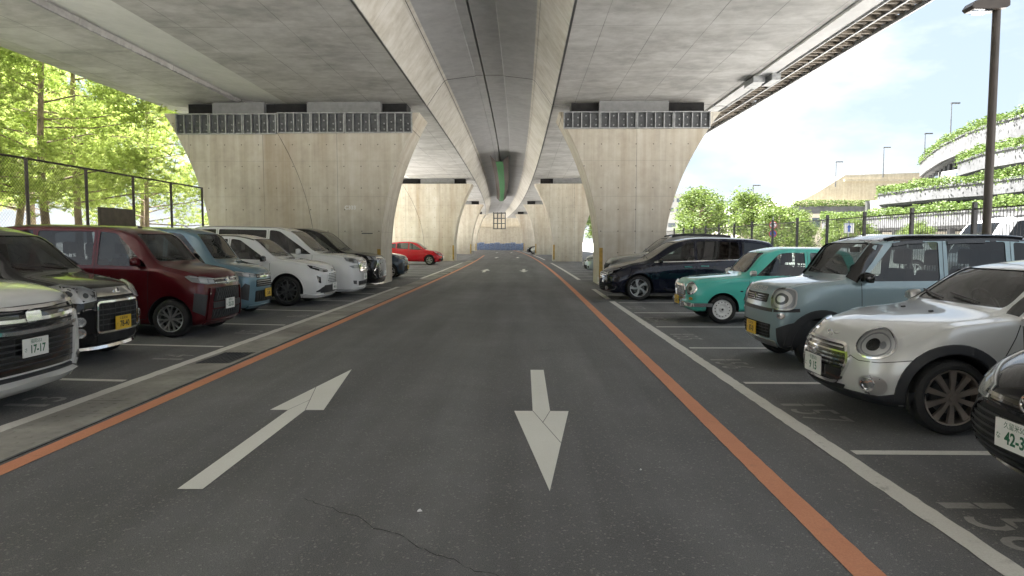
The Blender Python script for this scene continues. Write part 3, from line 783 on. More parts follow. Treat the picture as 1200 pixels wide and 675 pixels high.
# ------------------------------------------------------------------ trees
def pine_mesh(seed):
    rng = random.Random(seed); tr = MB(); lf = MB()
    H = rng.uniform(11.5, 14); lx, ly = rng.uniform(-.10, .10), rng.uniform(-.10, .10)
    def axis(t): return Vector((lx*t*H+.35*math.sin(t*4.0+seed), ly*t*H+.3*math.sin(t*5.1+2*seed), t*H))
    n = 14; tr.tube([axis(i/n) for i in range(n+1)], [.155*(1-.86*i/n)+(.05 if i == 0 else 0) for i in range(n+1)], 8)
    pads = []
    for k in range(34):
        t = .20+.78*((k+.5)/34); base = axis(t); a = rng.uniform(0, 6.28)+k*2.4; L = (1.0-t)*3.2+rng.uniform(.7, 1.7)
        tip = base+Vector((math.cos(a)*L, math.sin(a)*L, rng.uniform(.0, .9)))
        mid = (base+tip)/2+Vector((0, 0, rng.uniform(-.15, .25)))
        tr.tube([base, mid, tip], [.04, .026, .010], 5)
        pads.append((tip, rng.uniform(.6, .95))); pads.append(((mid+tip)/2+Vector((rng.uniform(-.5, .5), rng.uniform(-.5, .5), .2)), rng.uniform(.5, .8)))
        if rng.random() < .8: pads.append((mid+Vector((rng.uniform(-.8, .8), rng.uniform(-.8, .8), .25)), .6))
    pads.append((axis(1), .7))
    for c, r in pads:
        for _ in range(int(42*r*r/.5)):
            p = c+Vector((rng.gauss(0, .55)*r, rng.gauss(0, .55)*r, rng.gauss(0, .36)*r))
            for _ in range(12):
                d = Vector((rng.gauss(0, 1), rng.gauss(0, 1), rng.gauss(.45, .7))).normalized(); s = rng.uniform(.14, .27)
                o = d.orthogonal().normalized(); o.rotate(Matrix.Rotation(rng.uniform(0, 6.28), 3, d)); o *= .020
                lf.add([p-o, p+o, p+d*s], [(0, 1, 2)])
    a = tr.build('trunk', M['bark'], None, True, 60); b = lf.build('crown', M['pine'])
    return a, b
def broad_mesh(seed, H=6.5, Rr=2.6):
    rng = random.Random(seed); tr = MB(); lf = MB()
    tr.tube([(0, 0, -.1), (.1, .05, H*.25), (.05, .1, H*.5), (.1, 0, H*.8)], [.22, .17, .12, .04], 8)
    cl = []
    for k in range(30):
        a = rng.uniform(0, 6.28); z = H*rng.uniform(.34, .98); rr = Rr*math.sqrt(max(.05, 1-((z-H*.62)/(H*.40))**2))*rng.uniform(.35, 1)
        c = Vector((math.cos(a)*rr, math.sin(a)*rr, z)); cl.append(c)
        tr.tube([(.08, .05, min(z*.7, H*.7)), c*.6+Vector((0, 0, z*.35)), c], [.05, .035, .012], 4)
    for c in cl:
        r = rng.uniform(.55, 1.0)
        scatter_leaves(lf, [c+Vector((rng.gauss(0, .55)*r, rng.gauss(0, .55)*r, rng.gauss(0, .42)*r)) for _ in range(210)], .15, rng)
    return tr.build('trunk', M['bark'], None, True, 60), lf.build('crown', M['leaf'])
def make_tree_proto(name, fn, seed):
    r = empty(name); a, b = fn(seed); a.parent = r; b.parent = r; return r
used = set()
def place_tree(proto, x, y, s, rz, label, group, cat='tree'):
    o = proto if proto.name not in used else copy_tree(proto)
    used.add(proto.name); o.location = (x, y, .12 if x < -11 else -.04); o.scale = (s, s, s); o.rotation_euler = (0, 0, rz); tag(o, label, cat, group)
protos = [make_tree_proto('pine_tree', pine_mesh, k) for k in (1, 2, 3, 4)]
rng = random.Random(11)
spots = [(-17.0, 9.5), (-18, 13.2), (-16.8, 17.2), (-17.6, 20.8), (-17.4, 24.6), (-18.5, 28.5), (-18, 33), (-20.5, 11), (-21.5, 16), (-20.6, 19.6), (-21.8, 23.5), (-22.5, 30), (-21, 36), (-23.5, 13), (-24.5, 18.5), (-23.4, 23), (-25, 28), (-25.5, 34.5), (-29, 17), (-30, 24), (-30.5, 31), (-28, 40), (-35, 22), (-36, 30), (-36, 39), (-34, 48), (-26, 15.5), (-27, 21), (-28, 26.5), (-32, 19.5), (-33, 27)]
order = sorted(range(len(spots)), key=lambda k: spots[k][0]/spots[k][1])
rank = {k: i for i, k in enumerate(order)}
ORD = ['first', 'second', 'third', 'fourth', 'fifth', 'sixth', 'seventh', 'eighth', 'ninth', 'tenth', 'eleventh', 'twelfth', 'thirteenth', 'fourteenth', 'fifteenth', 'sixteenth', 'seventeenth', 'eighteenth', 'nineteenth', 'twentieth', 'twenty-first', 'twenty-second', 'twenty-third', 'twenty-fourth', 'twenty-fifth', 'twenty-sixth', 'twenty-seventh', 'twenty-eighth', 'twenty-ninth', 'thirtieth', 'thirty-first']
for k, (x, y) in enumerate(spots):
    place_tree(protos[k % 4], x+rng.uniform(-.4, .4), y+rng.uniform(-.4, .4), rng.uniform(.9, 1.15), rng.uniform(0, 6.28), f'yellow-green pine tree behind the chain-link fence, {ORD[rank[k]]} trunk from the left', 'pine trees behind the fence')
bp = [make_tree_proto('broadleaf_tree', broad_mesh, k) for k in (21, 22, 23)]
bs = [(17.5, 47, .72), (20.5, 56, .85), (22, 66, .95), (24.0, 60, .7), (26.5, 70, .95), (25.3, 52, .62), (29.0, 63, .75), (30, 76, .95), (33.5, 72, .85), (34, 86, .95), (29, 90, 1.1), (37.5, 84, .72), (38.6, 68, .62), (36, 62, .55), (41.2, 73, .7), (40.5, 88, .85), (24, 92, 1.25), (34, 50, .52), (20, 78, 1.1), (13.5, 125, 1.2)]
order = sorted(range(len(bs)), key=lambda k: bs[k][0]/bs[k][1]); rank = {k: i for i, k in enumerate(order)}
for k, (x, y, s) in enumerate(bs):
    place_tree(bp[k % 3], x, y, s*(.78 if x/y > .36 else 1), rng.uniform(0, 6.28), f'leafy green tree beyond the railing, {ORD[rank[k]]} from the right pier', 'leafy trees beyond the railing')

# ------------------------------------------------------------------ cars
def pchip(pts):
    X = np.array([p[0] for p in pts], float); Y = np.array([p[1] for p in pts], float)
    h = np.diff(X); d = np.diff(Y)/h; n = len(X); mth = np.zeros(n)
    if n > 2:
        for i in range(1, n-1):
            if d[i-1]*d[i] > 0: mth[i] = (h[i-1]+h[i]) * 1.0/(( (2*h[i]+h[i-1])/(3*d[i-1]) + (h[i]+2*h[i-1])/(3*d[i]) )) if True else 0
        mth[1:n-1] = [m_ for m_ in mth[1:n-1]]
    mth[0] = d[0]; mth[-1] = d[-1]
    def f(x):
        x = min(max(x, X[0]), X[-1]); i = min(max(int(np.searchsorted(X, x))-1, 0), n-2)
        t = (x-X[i])/h[i]
        return float((1+2*t)*(1-t)**2*Y[i]+t*(1-t)**2*h[i]*mth[i]+t*t*(3-2*t)*Y[i+1]+t*t*(t-1)*h[i]*mth[i+1])
    return f
def lin(pts):
    X = [p[0] for p in pts]; Y = [p[1] for p in pts]
    return lambda x: float(np.interp(x, X, Y))
def chaikin(P, it):
    for _ in range(it):
        Q = [P[0]]
        for a, b in zip(P[:-1], P[1:]):
            Q.append((a[0]*.75+b[0]*.25, a[1]*.75+b[1]*.25)); Q.append((a[0]*.25+b[0]*.75, a[1]*.25+b[1]*.75))
        Q.append(P[-1]); P = Q
    return P
def rnd(pts, r=.03, n=3):
    out = []; K = len(pts)
    for i in range(K):
        p = Vector(pts[i][:2]); a = Vector(pts[i-1][:2]); b = Vector(pts[(i+1) % K][:2])
        rr = pts[i][2] if len(pts[i]) > 2 else r
        da, db = a-p, b-p; q = min(rr, da.length*.45, db.length*.45)
        s = p+da.normalized()*q; e = p+db.normalized()*q
        for k in range(n+1):
            t = k/n; out.append(tuple(s*(1-t)**2+p*2*t*(1-t)+e*t*t))
    return out
def ell(cx, cy, a, b, n=28, e=2.0, rot=0):
    o = []
    for k in range(n):
        t = 2*math.pi*k/n; c, s = math.cos(t), math.sin(t)
        x, y = a*math.copysign(abs(c)**(2/e), c), b*math.copysign(abs(s)**(2/e), s)
        o.append((cx+x*math.cos(rot)-y*math.sin(rot), cy+x*math.sin(rot)+y*math.cos(rot)))
    return o

class Car:
    def __init__(s, name, c):
        s.c = c; s.root = empty(name); s.W = c['W']/2; s.L = c['L']
        s.make_body()
    # ---- body shell
    def make_body(s):
        c = s.c; L, W = s.L, s.W
        top, belt, wid, wt = pchip(c['top']), pchip(c['belt']), pchip(c['wid']), pchip(c['wt'])
        bot = lin(c['bot']); drop = lin(c.get('drop', [(0, .03), (L, .05)])); wbf = lin(c.get('wb', [(0, .95), (L, .95)]))
        fx = pchip(c.get('fx', [(0, 0), (3, 0)])); rx = pchip(c.get('rx', [(0, 0), (3, 0)]))
        bow, bowp = c.get('bow', .16), c.get('bowp', 2.4); bowr = c.get('bowr', .08)
        rn, rr = c.get('rn', .10), c.get('rr', .10); zmf = c.get('zm', .58)
        xs = [rn*(1-math.cos(t*math.pi/2)) for t in np.linspace(0, 1, 8)]
        marks = sorted(set([rn, L-rr]+[p[0] for p in c['top'] if rn < p[0] < L-rr]))
        for a, b in zip(marks[:-1], marks[1:]):
            n = max(1, int(round((b-a)/.075)))
            xs += [a+(b-a)*(k+1)/n for k in range(n)]
        xs += [L-rr*(1-math.cos((1-t)*math.pi/2)) for t in np.linspace(0, 1, 7)[1:]]
        secs = []
        for x in xs:
            zt, zb, wx, zbl = top(x), bot(x), wid(x)*W, belt(x); we = min(wt(x)*W, wx*.97); zed = zt-drop(x); zbl = min(zbl, zed-.012)
            zm = zb+(zbl-zb)*zmf; wbl = wx*wbf(x)
            P = [(0, zb-.01), (wx*.5, zb-.005), (wx*.86, zb), (wx*.955, zb+.035), (wx*.985, zb+.14), (wx, zm), (wx*(.35+.65*(1+wbf(x))/2)+wx*.0 - wx*.35*(1-1), zbl-(zbl-zm)*.30) if False else (wx*(1+2*wbf(x))/3+wx*.004, zbl-(zbl-zm)*.22),
                 (wbl, zbl), (wbl+(we-wbl)*.12, zbl+(zed-zbl)*.12), (wbl+(we-wbl)*.5, zbl+(zed-zbl)*.5), (wbl+(we-wbl)*.90, zbl+(zed-zbl)*.90), (we, zed+.004), (we*.86, zed+(zt-zed)*.50), (we*.5, zed+(zt-zed)*.90), (0, zt)]
            P = chaikin(P, 2)
            d = 0
            if x < rn: d = rn*(1-math.sqrt(max(0, 1-(1-x/rn)**2)))
            elif x > L-rr: d = rr*(1-math.sqrt(max(0, 1-(1-(L-x)/rr)**2)))
            if d > 0:
                zc, hh = (zt+zb)/2, (zt-zb)/2
                P = [(q[0]*(1-d/wx), zc+(q[1]-zc)*(1-min(.8, d/hh))) for q in P]
            secs.append(P)
        K = len(secs[0]); NX = len(xs); rw = 2*K-2
        V = []; F = []
        def ring(P): return [(-q[0], q[1]) for q in P[1:-1]][::-1]
        for x, P in zip(xs, secs):
            full = P + [(-q[0], q[1]) for q in P[-2:0:-1]]       # closed loop
            V += [[x, q[0], q[1]] for q in full]
        for i in range(NX-1):
            for k in range(rw): F.append((i*rw+k, i*rw+(k+1) % rw, (i+1)*rw+(k+1) % rw, (i+1)*rw+k))
        # caps with inner rows
        def cap(i0, flip):
            nsub = 12; rows = []
            for k in range(1, K-1):
                a = i0*rw+k; b = i0*rw+(rw-k); row = [a]
                pa, pb = V[a], V[b]
                for t in range(1, nsub): V.append([pa[0]+(pb[0]-pa[0])*t/nsub, pa[1]+(pb[1]-pa[1])*t/nsub, pa[2]]); row.append(len(V)-1)
                row.append(b); rows.append(row)
            fs = []
            for r0, r1 in zip(rows[:-1], rows[1:]):
                for t in range(nsub): fs.append((r0[t], r0[t+1], r1[t+1], r1[t]))
            c0 = i0*rw; c1 = i0*rw+K-1
            for t in range(nsub): fs.append((c0, rows[0][t+1], rows[0][t])); fs.append((c1, rows[-1][t], rows[-1][t+1]))
            return [f_[::-1] for f_ in fs] if flip else fs
        F += cap(0, False); F += cap(NX-1, True)
        xf, xr = c.get('xfade', .9), .6
        for v in V:
            x, y, z = v
            t = 1-min(1, max(0, x/xf)); t = t*t*(3-2*t)
            v[0] += t*(fx(z)+bow*min(1.3, abs(y)/W)**bowp)
            t = 1-min(1, max(0, (L-x)/xr)); t = t*t*(3-2*t)
            v[0] -= t*(rx(z)+bowr*min(1.3, abs(y)/W)**2.5)
        bm = bmesh.new(); vs = [bm.verts.new(v) for v in V]
        for f_ in F: bm.faces.new([vs[k] for k in f_])
        bmesh.ops.recalc_face_normals(bm, faces=bm.faces); bm.normal_update()
        s.bvh = BVHTree.FromBMesh(bm)
        # inner shell
        vn = [v.normal.copy() for v in bm.verts]; nv = len(V); cs = [v.co.copy() for v in bm.verts]
        inner = [cs[k]-vn[k]*.022 for k in range(nv)]
        of = [[v.index for v in f_.verts] for f_ in bm.faces] if bm.verts.index_update() is None else None
        bm.free()
        me = bpy.data.meshes.new('body'); me.from_pydata([tuple(q) for q in cs]+[tuple(q) for q in inner], [], [tuple(f_) for f_ in of]+[tuple(k+nv for k in f_[::-1]) for f_ in of])
        me.polygons.foreach_set('material_index', [0]*len(of)+[1]*len(of))
        setmats(me, [c['paint'], M['dash'], M['trim']])
        body = bpy.data.objects.new('body', me); TMP.collection.objects.link(body)
        # cutters
        cuts = []
        for (poly) in c.get('side_win', []):
            cuts.append(MB().prism(poly, -1.4, 1.4, fn=lambda a, b, h: (a, h, b)))
        if c.get('wind'):
            x0, x1, poly = c['wind']; cuts.append(MB().prism(poly, x0, x1, fn=lambda a, b, h: (h, a, b)))
        if c.get('rwind'):
            x0, x1, poly = c['rwind']; cuts.append(MB().prism(poly, x0, x1, fn=lambda a, b, h: (h, a, b)))
        Rw = c['R']
        for ax in c['axles']:
            ra = Rw+c.get('arch', .045)
            pl = [(ax+ra*math.cos(t), Rw+.01+ra*math.sin(t)) for t in np.linspace(-.35, math.pi+.35, 33)]+[(ax-ra*.94, -.3), (ax+ra*.94, -.3)]
            for sg in (1, -1):
                a, b = sorted((sg*(W-.30), sg*(W+.3))); cuts.append(MB().prism(pl, a, b, fn=lambda p, q, h: (p, h, q)))
        for k, m in enumerate(cuts):
            o = m.build('cutter', M['trim']); COL.objects.unlink(o); TMP.collection.objects.link(o)
            bm = bmesh.new(); bm.from_mesh(o.data); bmesh.ops.recalc_face_normals(bm, faces=bm.faces); bm.to_mesh(o.data); bm.free()
            o.data.materials.clear(); setmats(o.data, [c['paint'], M['dash'], M['trim']]); o.data.polygons.foreach_set('material_index', [2]*len(o.data.polygons))
            done = False
            for solver in ('MANIFOLD', 'EXACT'):
                md = body.modifiers.new('cut', 'BOOLEAN'); md.operation = 'DIFFERENCE'; md.object = o; md.solver = solver
                TMP.view_layers[0].update(); dg = TMP.view_layers[0].depsgraph; nm = bpy.data.meshes.new_from_object(body.evaluated_get(dg))
                body.modifiers.remove(md)
                if len(nm.polygons) > .5*len(body.data.polygons):
                    old = body.data; body.data = nm; bpy.data.meshes.remove(old); done = True; break
                bpy.data.meshes.remove(nm)
            if not done: print('CUT FAIL', c.get('nm'), k)
            od = o.data; bpy.data.objects.remove(o); bpy.data.meshes.remove(od)
        me = body.data; me.name = 'body'; TMP.collection.objects.unlink(body); COL.objects.link(body)
        if c.get('two_tone'):
            zt_, mat2 = c['two_tone']; me.materials.append(mat2); k2 = len(me.materials)-1
            for p in me.polygons:
                if p.material_index == 0 and zt_(p.center): p.material_index = k2
        me.polygons.foreach_set('use_smooth', [True]*len(me.polygons)); me.set_sharp_from_angle(angle=R(38)); me.update()
        body.parent = s.root; s.body = body
        # glass
        g = c.get('glass', M['glass']); dgl = c.get('dglass', M['dglass'])
        for k, poly in enumerate(c.get('side_win', [])):
            for sg in (1, -1): s.patch('side_window', poly, 's', dgl if k in c.get('dark', ()) else g, off=-.010, sg=sg, grow=1.0)
        if c.get('wind'): s.patch('windshield', c['wind'][2], 'f', g, off=-.008, xlim=c['wind'][0], grow=1.0)
        if c.get('rwind'): s.patch('rear_window', c['rwind'][2], 'b', dgl, off=-.008, grow=1.0)
        # wheel wells and wheels
        for ax in c['axles']:
            for sg in (1, -1):
                ra = Rw+c.get('arch', .045)+.004; m = MB(); n = 18; pr = []
                for t in np.linspace(-.45, math.pi+.45, n): pr.append((ax+ra*math.cos(t), Rw+.01+ra*math.sin(t)))
                y0, y1 = sg*(W-.31), sg*(W-.045)
                m.v = [(p, y0, max(q, c['bot'][0][1])) for p, q in pr]+[(p, y1, max(q, c['bot'][0][1])) for p, q in pr]
                m.f = [(k, k+1, n+k+1, n+k) for k in range(n-1)]+[tuple(range(n))]; m.m = [0]*len(m.f)
                m.build('wheel_well', M['black'], s.root, True, 40)
                s.wheel(ax, sg)
        s.interior()
    # ---- surface mapping
    def hit(s, u, v, mode, sg=1, xlim=None):
        L = s.L
        if mode == 'f': o, d = Vector((-2 if xlim is None else xlim-.0, u, v)), Vector((1, 0, 0))
        elif mode == 'b': o, d = Vector((L+2, u, v)), Vector((-1, 0, 0))
        elif mode == 's': o, d = Vector((u, sg*3, v)), Vector((0, -sg, 0))
        elif mode == 't': o, d = Vector((u, v, 4)), Vector((0, 0, -1))
        else:
            a = R(u); o = Vector((1.0-4*math.cos(a), sg*4*math.sin(a), v)); d = Vector((math.cos(a), -sg*math.sin(a), 0))
        p, n, i, q = s.bvh.ray_cast(o, d)
        if p is None:
            p, n, i, q = s.bvh.find_nearest(o+d*((3.2 if mode == 'r' else 2.2)))
        return p, n
    def patch(s, name, poly, mode, mat, off=.003, th=0, sg=1, grid=None, parent=None, xlim=None, grow=0, smooth=True):
        bm = bmesh.new(); 
        if grow:
            cx = sum(p[0] for p in poly)/len(poly); cy = sum(p[1] for p in poly)/len(poly); q = .006*grow
            poly = [(p[0]+(q if p[0] > cx else -q), p[1]+(q if p[1] > cy else -q)) for p in poly]
        vs = [bm.verts.new((p[0], p[1], 0)) for p in poly]; bm.faces.new(vs)
        if len(poly) > 4: bmesh.ops.triangulate(bm, faces=bm.faces[:])
        us = [p[0] for p in poly]; ws = [p[1] for p in poly]
        gu, gv = grid or ((3.0, .05) if mode == 'r' else (.07, .07))
        for ax, lo, hi, g in ((0, min(us), max(us), gu), (1, min(ws), max(ws), gv)):
            n = int((hi-lo)/g)+1
            for k in range(1, n):
                co = [0, 0, 0]; no = [0, 0, 0]; co[ax] = lo+(hi-lo)*k/n; no[ax] = 1
                bmesh.ops.bisect_plane(bm, geom=bm.verts[:]+bm.edges[:]+bm.faces[:], plane_co=co, plane_no=no)
        base = {}; na = Vector((0, 0, 0))
        for v in bm.verts:
            p, n = s.hit(v.co.x, v.co.y, mode, sg, xlim); v.co = p+n*off; base[v] = p-n*.004; na += n
        if th or off > .005:
            be = [e for e in bm.edges if len(e.link_faces) == 1]; nb = {}
            for e in be:
                for v in e.verts:
                    if v not in nb: nb[v] = bm.verts.new(base[v])
                a, b = e.verts; bm.faces.new((a, b, nb[b], nb[a]))
        bmesh.ops.recalc_face_normals(bm, faces=bm.faces); bm.normal_update()
        ft_ = [f for f in bm.faces if all(v in base for v in f.verts)]
        if sum((f.normal*f.calc_area() for f in ft_), Vector((0, 0, 0))).dot(na) < 0: bmesh.ops.reverse_faces(bm, faces=bm.faces[:])
        me = bpy.data.meshes.new(name); bm.to_mesh(me); bm.free(); me.materials.append(mat)
        if smooth: me.polygons.foreach_set('use_smooth', [True]*len(me.polygons)); me.set_sharp_from_angle(angle=R(35))
        return link(bpy.data.objects.new(name, me), parent or s.root)
    def strip(s, name, pts, wd, mode, mat, off=.003, sg=1, parent=None, closed=False, step=None):
        P = [Vector(p) for p in pts]
        if closed: P.append(P[0])
        Q = []; st = step or (2.5 if mode == 'r' else .05)
        for a, b in zip(P[:-1], P[1:]):
            n = max(1, int(math.hypot((b-a).x, (b-a).y)/st)); Q += [a+(b-a)*k/n for k in range(n)]
        Q.append(P[-1])
        C = []; NN = []
        for q in Q:
            p, n = s.hit(q.x, q.y, mode, sg); C.append(p); NN.append(n)
        m = MB(); K = len(C)
        for i in range(K):
            t = (C[min(i+1, K-1)]-C[max(i-1, 0)])
            if closed and i in (0, K-1): t = C[1]-C[K-2]
            t.normalize(); b = NN[i].cross(t).normalized()*wd/2; n = NN[i]
            m.v += [tuple(C[i]-b-n*.003), tuple(C[i]-b*.8+n*off), tuple(C[i]+b*.8+n*off), tuple(C[i]+b-n*.003)]
        for i in range(K-1):
            for k in range(3): m.f.append((4*i+k, 4*i+k+1, 4*i+5+k, 4*i+4+k)); m.m.append(0)
        if not closed: m.f += [(0, 1, 2, 3), (4*K-1, 4*K-2, 4*K-3, 4*K-4)]; m.m += [0, 0]
        return m.build(name, mat, parent or s.root, True, 50, fix=True)
    def both(s, fn, *a, **k): return [fn(*a, sg=1, **k), fn(*a, sg=-1, **k)]
    # ---- wheels
    def wheel(s, ax, sg):
        c = s.c; Rw = c['R']; st = c.get('rim', 'spoke'); n = c.get('spokes', 5); mat = c.get('rimmat', M['alloy']); rr = Rw*c.get('rimr', .68); tw = c.get('tw', .19)
        key = ('wheel', id(c)); proto = c.get('_wheel')
        yc = sg*(s.W-.025-tw/2)
        if proto is None:
            o = tw/2
            pr = [(rr*.99, -o+.02), (rr+.012, -o+.004), (Rw-.045, -o), (Rw-.015, -o+.015), (Rw, -o+.05), (Rw, o-.05), (Rw-.015, o-.015), (Rw-.045, o), (rr+.012, o-.004), (rr*.99, o-.02), (rr*.97, 0)]
            tyre = MB().lathe(pr, 40, 'y', closed=True).build('wheel', M['rubber'], None, True, 35, fix=True)
            m = MB()   # outer face at +y
            m.lathe([(rr*1.0, o-.022), (rr*.985, o-.008), (rr*.94, o-.012), (rr*.92, o-.05), (rr*.90, -o+.03)], 40, 'y')
            yf = o-.02
            if st == 'steel':
                m.lathe([(rr*.93, o-.03), (rr*.84, yf-.012), (rr*.62, yf+.002), (rr*.42, yf-.010), (rr*.30, yf-.012), (rr*.22, yf+.01), (0, yf+.012)], 32, 'y')
            else:
                m.lathe([(0, yf), (rr*.17, yf), (rr*.20, yf-.012), (rr*.20, yf-.05)], 20, 'y')
                for k in range(n):
                    a0 = 2*math.pi*k/n
                    def sp(da0, da1, w0, w1):
                        q = []
                        for (r_, da, ww, yy) in ((rr*.16, da0, w0, yf-.004), (rr*.55, (da0+da1)/2, (w0+w1)/2*.85, yf+.004), (rr*.95, da1, w1, yf-.004)):
                            for sd in (-1, 1):
                                t = a0+da; q.append((r_*math.cos(t)-sd*ww*math.sin(t), yy, r_*math.sin(t)+sd*ww*math.cos(t)))
                        vv = q+[(a, b-.03, c_) for a, b, c_ in q]
                        m.add(vv, [(0, 1, 3, 2), (2, 3, 5, 4), (6, 8, 9, 7), (8, 10, 11, 9), (0, 2, 8, 6), (2, 4, 10, 8), (1, 7, 9, 3), (3, 9, 11, 5)])
                    if st == 'spoke': sp(0, 0, rr*.13, rr*.16)
                    elif st == 'petal': sp(0, 0, rr*.07, rr*.12)
                    elif st == 'split': sp(0, .22, rr*.06, rr*.055); sp(0, -.22, rr*.06, rr*.055)
                    elif st == 'twist': sp(0, .34, rr*.10, rr*.13); sp(0.0, .62, rr*.045, rr*.05)
            rim = m.build('rim', mat, tyre, True, 30, fix=True)
            if st == 'steel':
                mm = MB()
                for k in range(14):
                    t = 2*math.pi*k/14; mm.lathe([(0, yf+.002), (rr*.055, yf+.002), (rr*.055, yf-.02)], 8, 'y', (rr*.73*math.cos(t), -.004, rr*.73*math.sin(t)))
                mm.lathe([(0, yf+.02), (rr*.10, yf+.018), (rr*.12, yf+.0)], 12, 'y')
                tag(mm.build('rim_holes', M['black'], tyre), kind='stuff')
            else:
                MB().lathe([(0, 0.0), (rr*.88, 0.0), (rr*.9, -.03)], 24, 'y').build('brake_backing', M['black'], tyre)
                MB().lathe([(0, .022), (rr*.62, .022), (rr*.62, .005)], 24, 'y').build('brake_disc', M['dsteel'], tyre)
                MB().lathe([(0, yf+.008), (rr*.12, yf+.006), (rr*.13, yf)], 14, 'y').build('hub_cap', c.get('capmat', mat), tyre)
            c['_wheel'] = tyre; wh = tyre; wh.parent = s.root
        else:
            wh = copy_tree(proto, s.root)
        wh.location = (ax, yc, Rw); wh.rotation_euler = (0, c.get('wrot', .3)*(1 if ax < 2 else 2.1), 0 if sg > 0 else math.pi)
    # ---- interior
    def interior(s):
        c = s.c; W = s.W; m = MB()
        if not c.get('seats'): return
        bz = c['bot'][0][1]+.10
        MB().box(c['seats'][0]-.75, s.L-.35, -W*.86, W*.86, bz, bz+.05).build('cabin_floor', M['dash'], s.root)
        sm = c.get('seatmat', M['seat']); zs = c.get('seatz', .62)
        for k, x in enumerate(c['seats']):
            for y in ((-.36, .36) if k == 0 else (-.33, .33)):
                y *= W/.74; hw = .24*W/.74
                m = MB(); m.prism(rnd([(x-.02, zs-.18), (x-.02, zs-.02), (x+.48, zs-.08), (x+.50, zs-.06), (x+.68, zs+.50), (x+.78, zs+.50), (x+.66, zs-.18)], .06), y-hw, y+hw, fn=lambda a, b, h: (a, h, b))
                q = m.build('seat', sm, s.root, True, 40, fix=True)
                m = MB(); m.prism(rnd([(x+.69, zs+.56), (x+.70, zs+.76), (x+.80, zs+.76), (x+.80, zs+.56)], .04), y-.12, y+.12, fn=lambda a, b, h: (a, h, b)); m.bar((x+.75, y-.06, zs+.48), (x+.75, y-.06, zs+.58), .008, 5).bar((x+.75, y+.06, zs+.48), (x+.75, y+.06, zs+.58), .008, 5)
                m.build('headrest', sm, q, True, 40, fix=True)
        xd, zd = c['dash']
        m = MB(); m.prism(rnd([(xd, zd-.30), (xd, zd), (xd+.35, zd+.02), (xd+.45, zd-.05), (xd+.40, zd-.35)], .06), -W*.84, W*.84, fn=lambda a, b, h: (a, h, b)); m.build('dashboard', M['dash'], s.root, True, 40, fix=True)
        # steering wheel on the right-hand side (car faces -x: right is +y)
        cx, cy, cz = xd+.56, .36*W/.74, zd-.02; m = MB(); pr = 24; pts = []
        for k in range(pr+1):
            t = 2*math.pi*k/pr; pts.append((cx-.07*math.sin(t), cy+.18*math.cos(t), cz+.165*math.sin(t)))
        m.tube(pts, [.016]*(pr+1), 6).bar((cx, cy-.17, cz), (cx, cy+.17, cz), .018, 6).bar((cx-.2, cy, cz-.08), (cx, cy, cz), .03, 6); m.build('steering_wheel', M['trim'], s.root, True, 50)
        MB().box(c['wind'][0]+c.get('mirx', .55), c['wind'][0]+c.get('mirx', .55)+.03, -.11, .11, c['H']-.24, c['H']-.17).build('rear_view_mirror', M['trim'], s.root)
    # ---- small parts
    def plate(s, y, z, top, main, yellow=False, tilt=0, kana='さ', x=None):
        p, n = s.hit(y, z, 'f'); px = p.x-.045 if x is None else x
        o = MB().box(-.006, .006, -.165, .165, -.0825, .0825).build('licence_plate', M['platey'] if yellow else M['platew'], s.root)
        o.location = (px, y, z); o.rotation_euler = (0, tilt, 0)
        ink = M['ink'] if yellow else M['inkg']
        def put(t, size, cy, cz, sx=1, bold=0):
            v, f = text_geom(t, size, bold=bold); mesh('lettering', [(-.0075, cy-p_[0]*sx, cz+p_[1]) for p_ in v], f, ink, o)
        put(top, .042, 0, .052, 1.0); put(kana, .042, .135, -.018, 1.0); put(main, .100, -.018, -.020, .88, .0028)
    def mirror(s, x, y, z, mat, w_=.17, h_=.13, d=.09, stalk=True):
        for sg in (1, -1):
            m = MB(); pr = rnd([(0, -h_/2), (w_, -h_/2*.8), (w_, h_/2*.7), (.02, h_/2)], .035, 4)
            n = len(pr)
            for (t, sc) in ((0, 1), (-.5*d, 1.0), (-d, .62)):
                m.v += [(x+t, sg*(y+(p[0]-w_/2)*sc+w_/2), z+p[1]*sc) for p in pr]
            for a in range(2):
                for k in range(n): m.f.append((a*n+k, a*n+(k+1) % n, (a+1)*n+(k+1) % n, (a+1)*n+k)); m.m.append(0)
            m.f += [tuple(range(n)), tuple(range(2*n, 3*n))]; m.m += [1, 0]
            mo = m.build('wing_mirror', [mat, M['chrome']], s.root, True, 40, fix=True)
            MB().bar((x-.03, sg*(y-.09), z-h_*.55), (x-.04, sg*(y+.05), z-h_*.2), .02, 6, .016).build('mirror_stalk', M['trim'], mo, True, 40)
    def seam(s, pts, mode='s', wd=.009):
        if mode == 's': s.both(s.strip, 'panel_gap', pts, wd, 's', M['black'], off=.0012)
        else: s.strip('panel_gap', pts, wd, mode, M['black'], off=.0012)
    def handle(s, x, z, mat, ln=.17):
        for sg in (1, -1):
            p, n = s.hit(x, z, 's', sg)
            m = MB(); m.prism(rnd([(-ln/2, -.014), (ln/2, -.014), (ln/2, .014), (-ln/2, .014)], .012), 0, sg*.022, fn=lambda a, b, h: (x+a, p.y+sg*.012+h, z+b)); m.bar((x-ln*.4, p.y-sg*.01, z), (x-ln*.4, p.y+sg*.02, z), .01, 6).bar((x+ln*.4, p.y-sg*.01, z), (x+ln*.4, p.y+sg*.02, z), .01, 6)
            m.build('door_handle', mat, s.root, True, 40, fix=True)
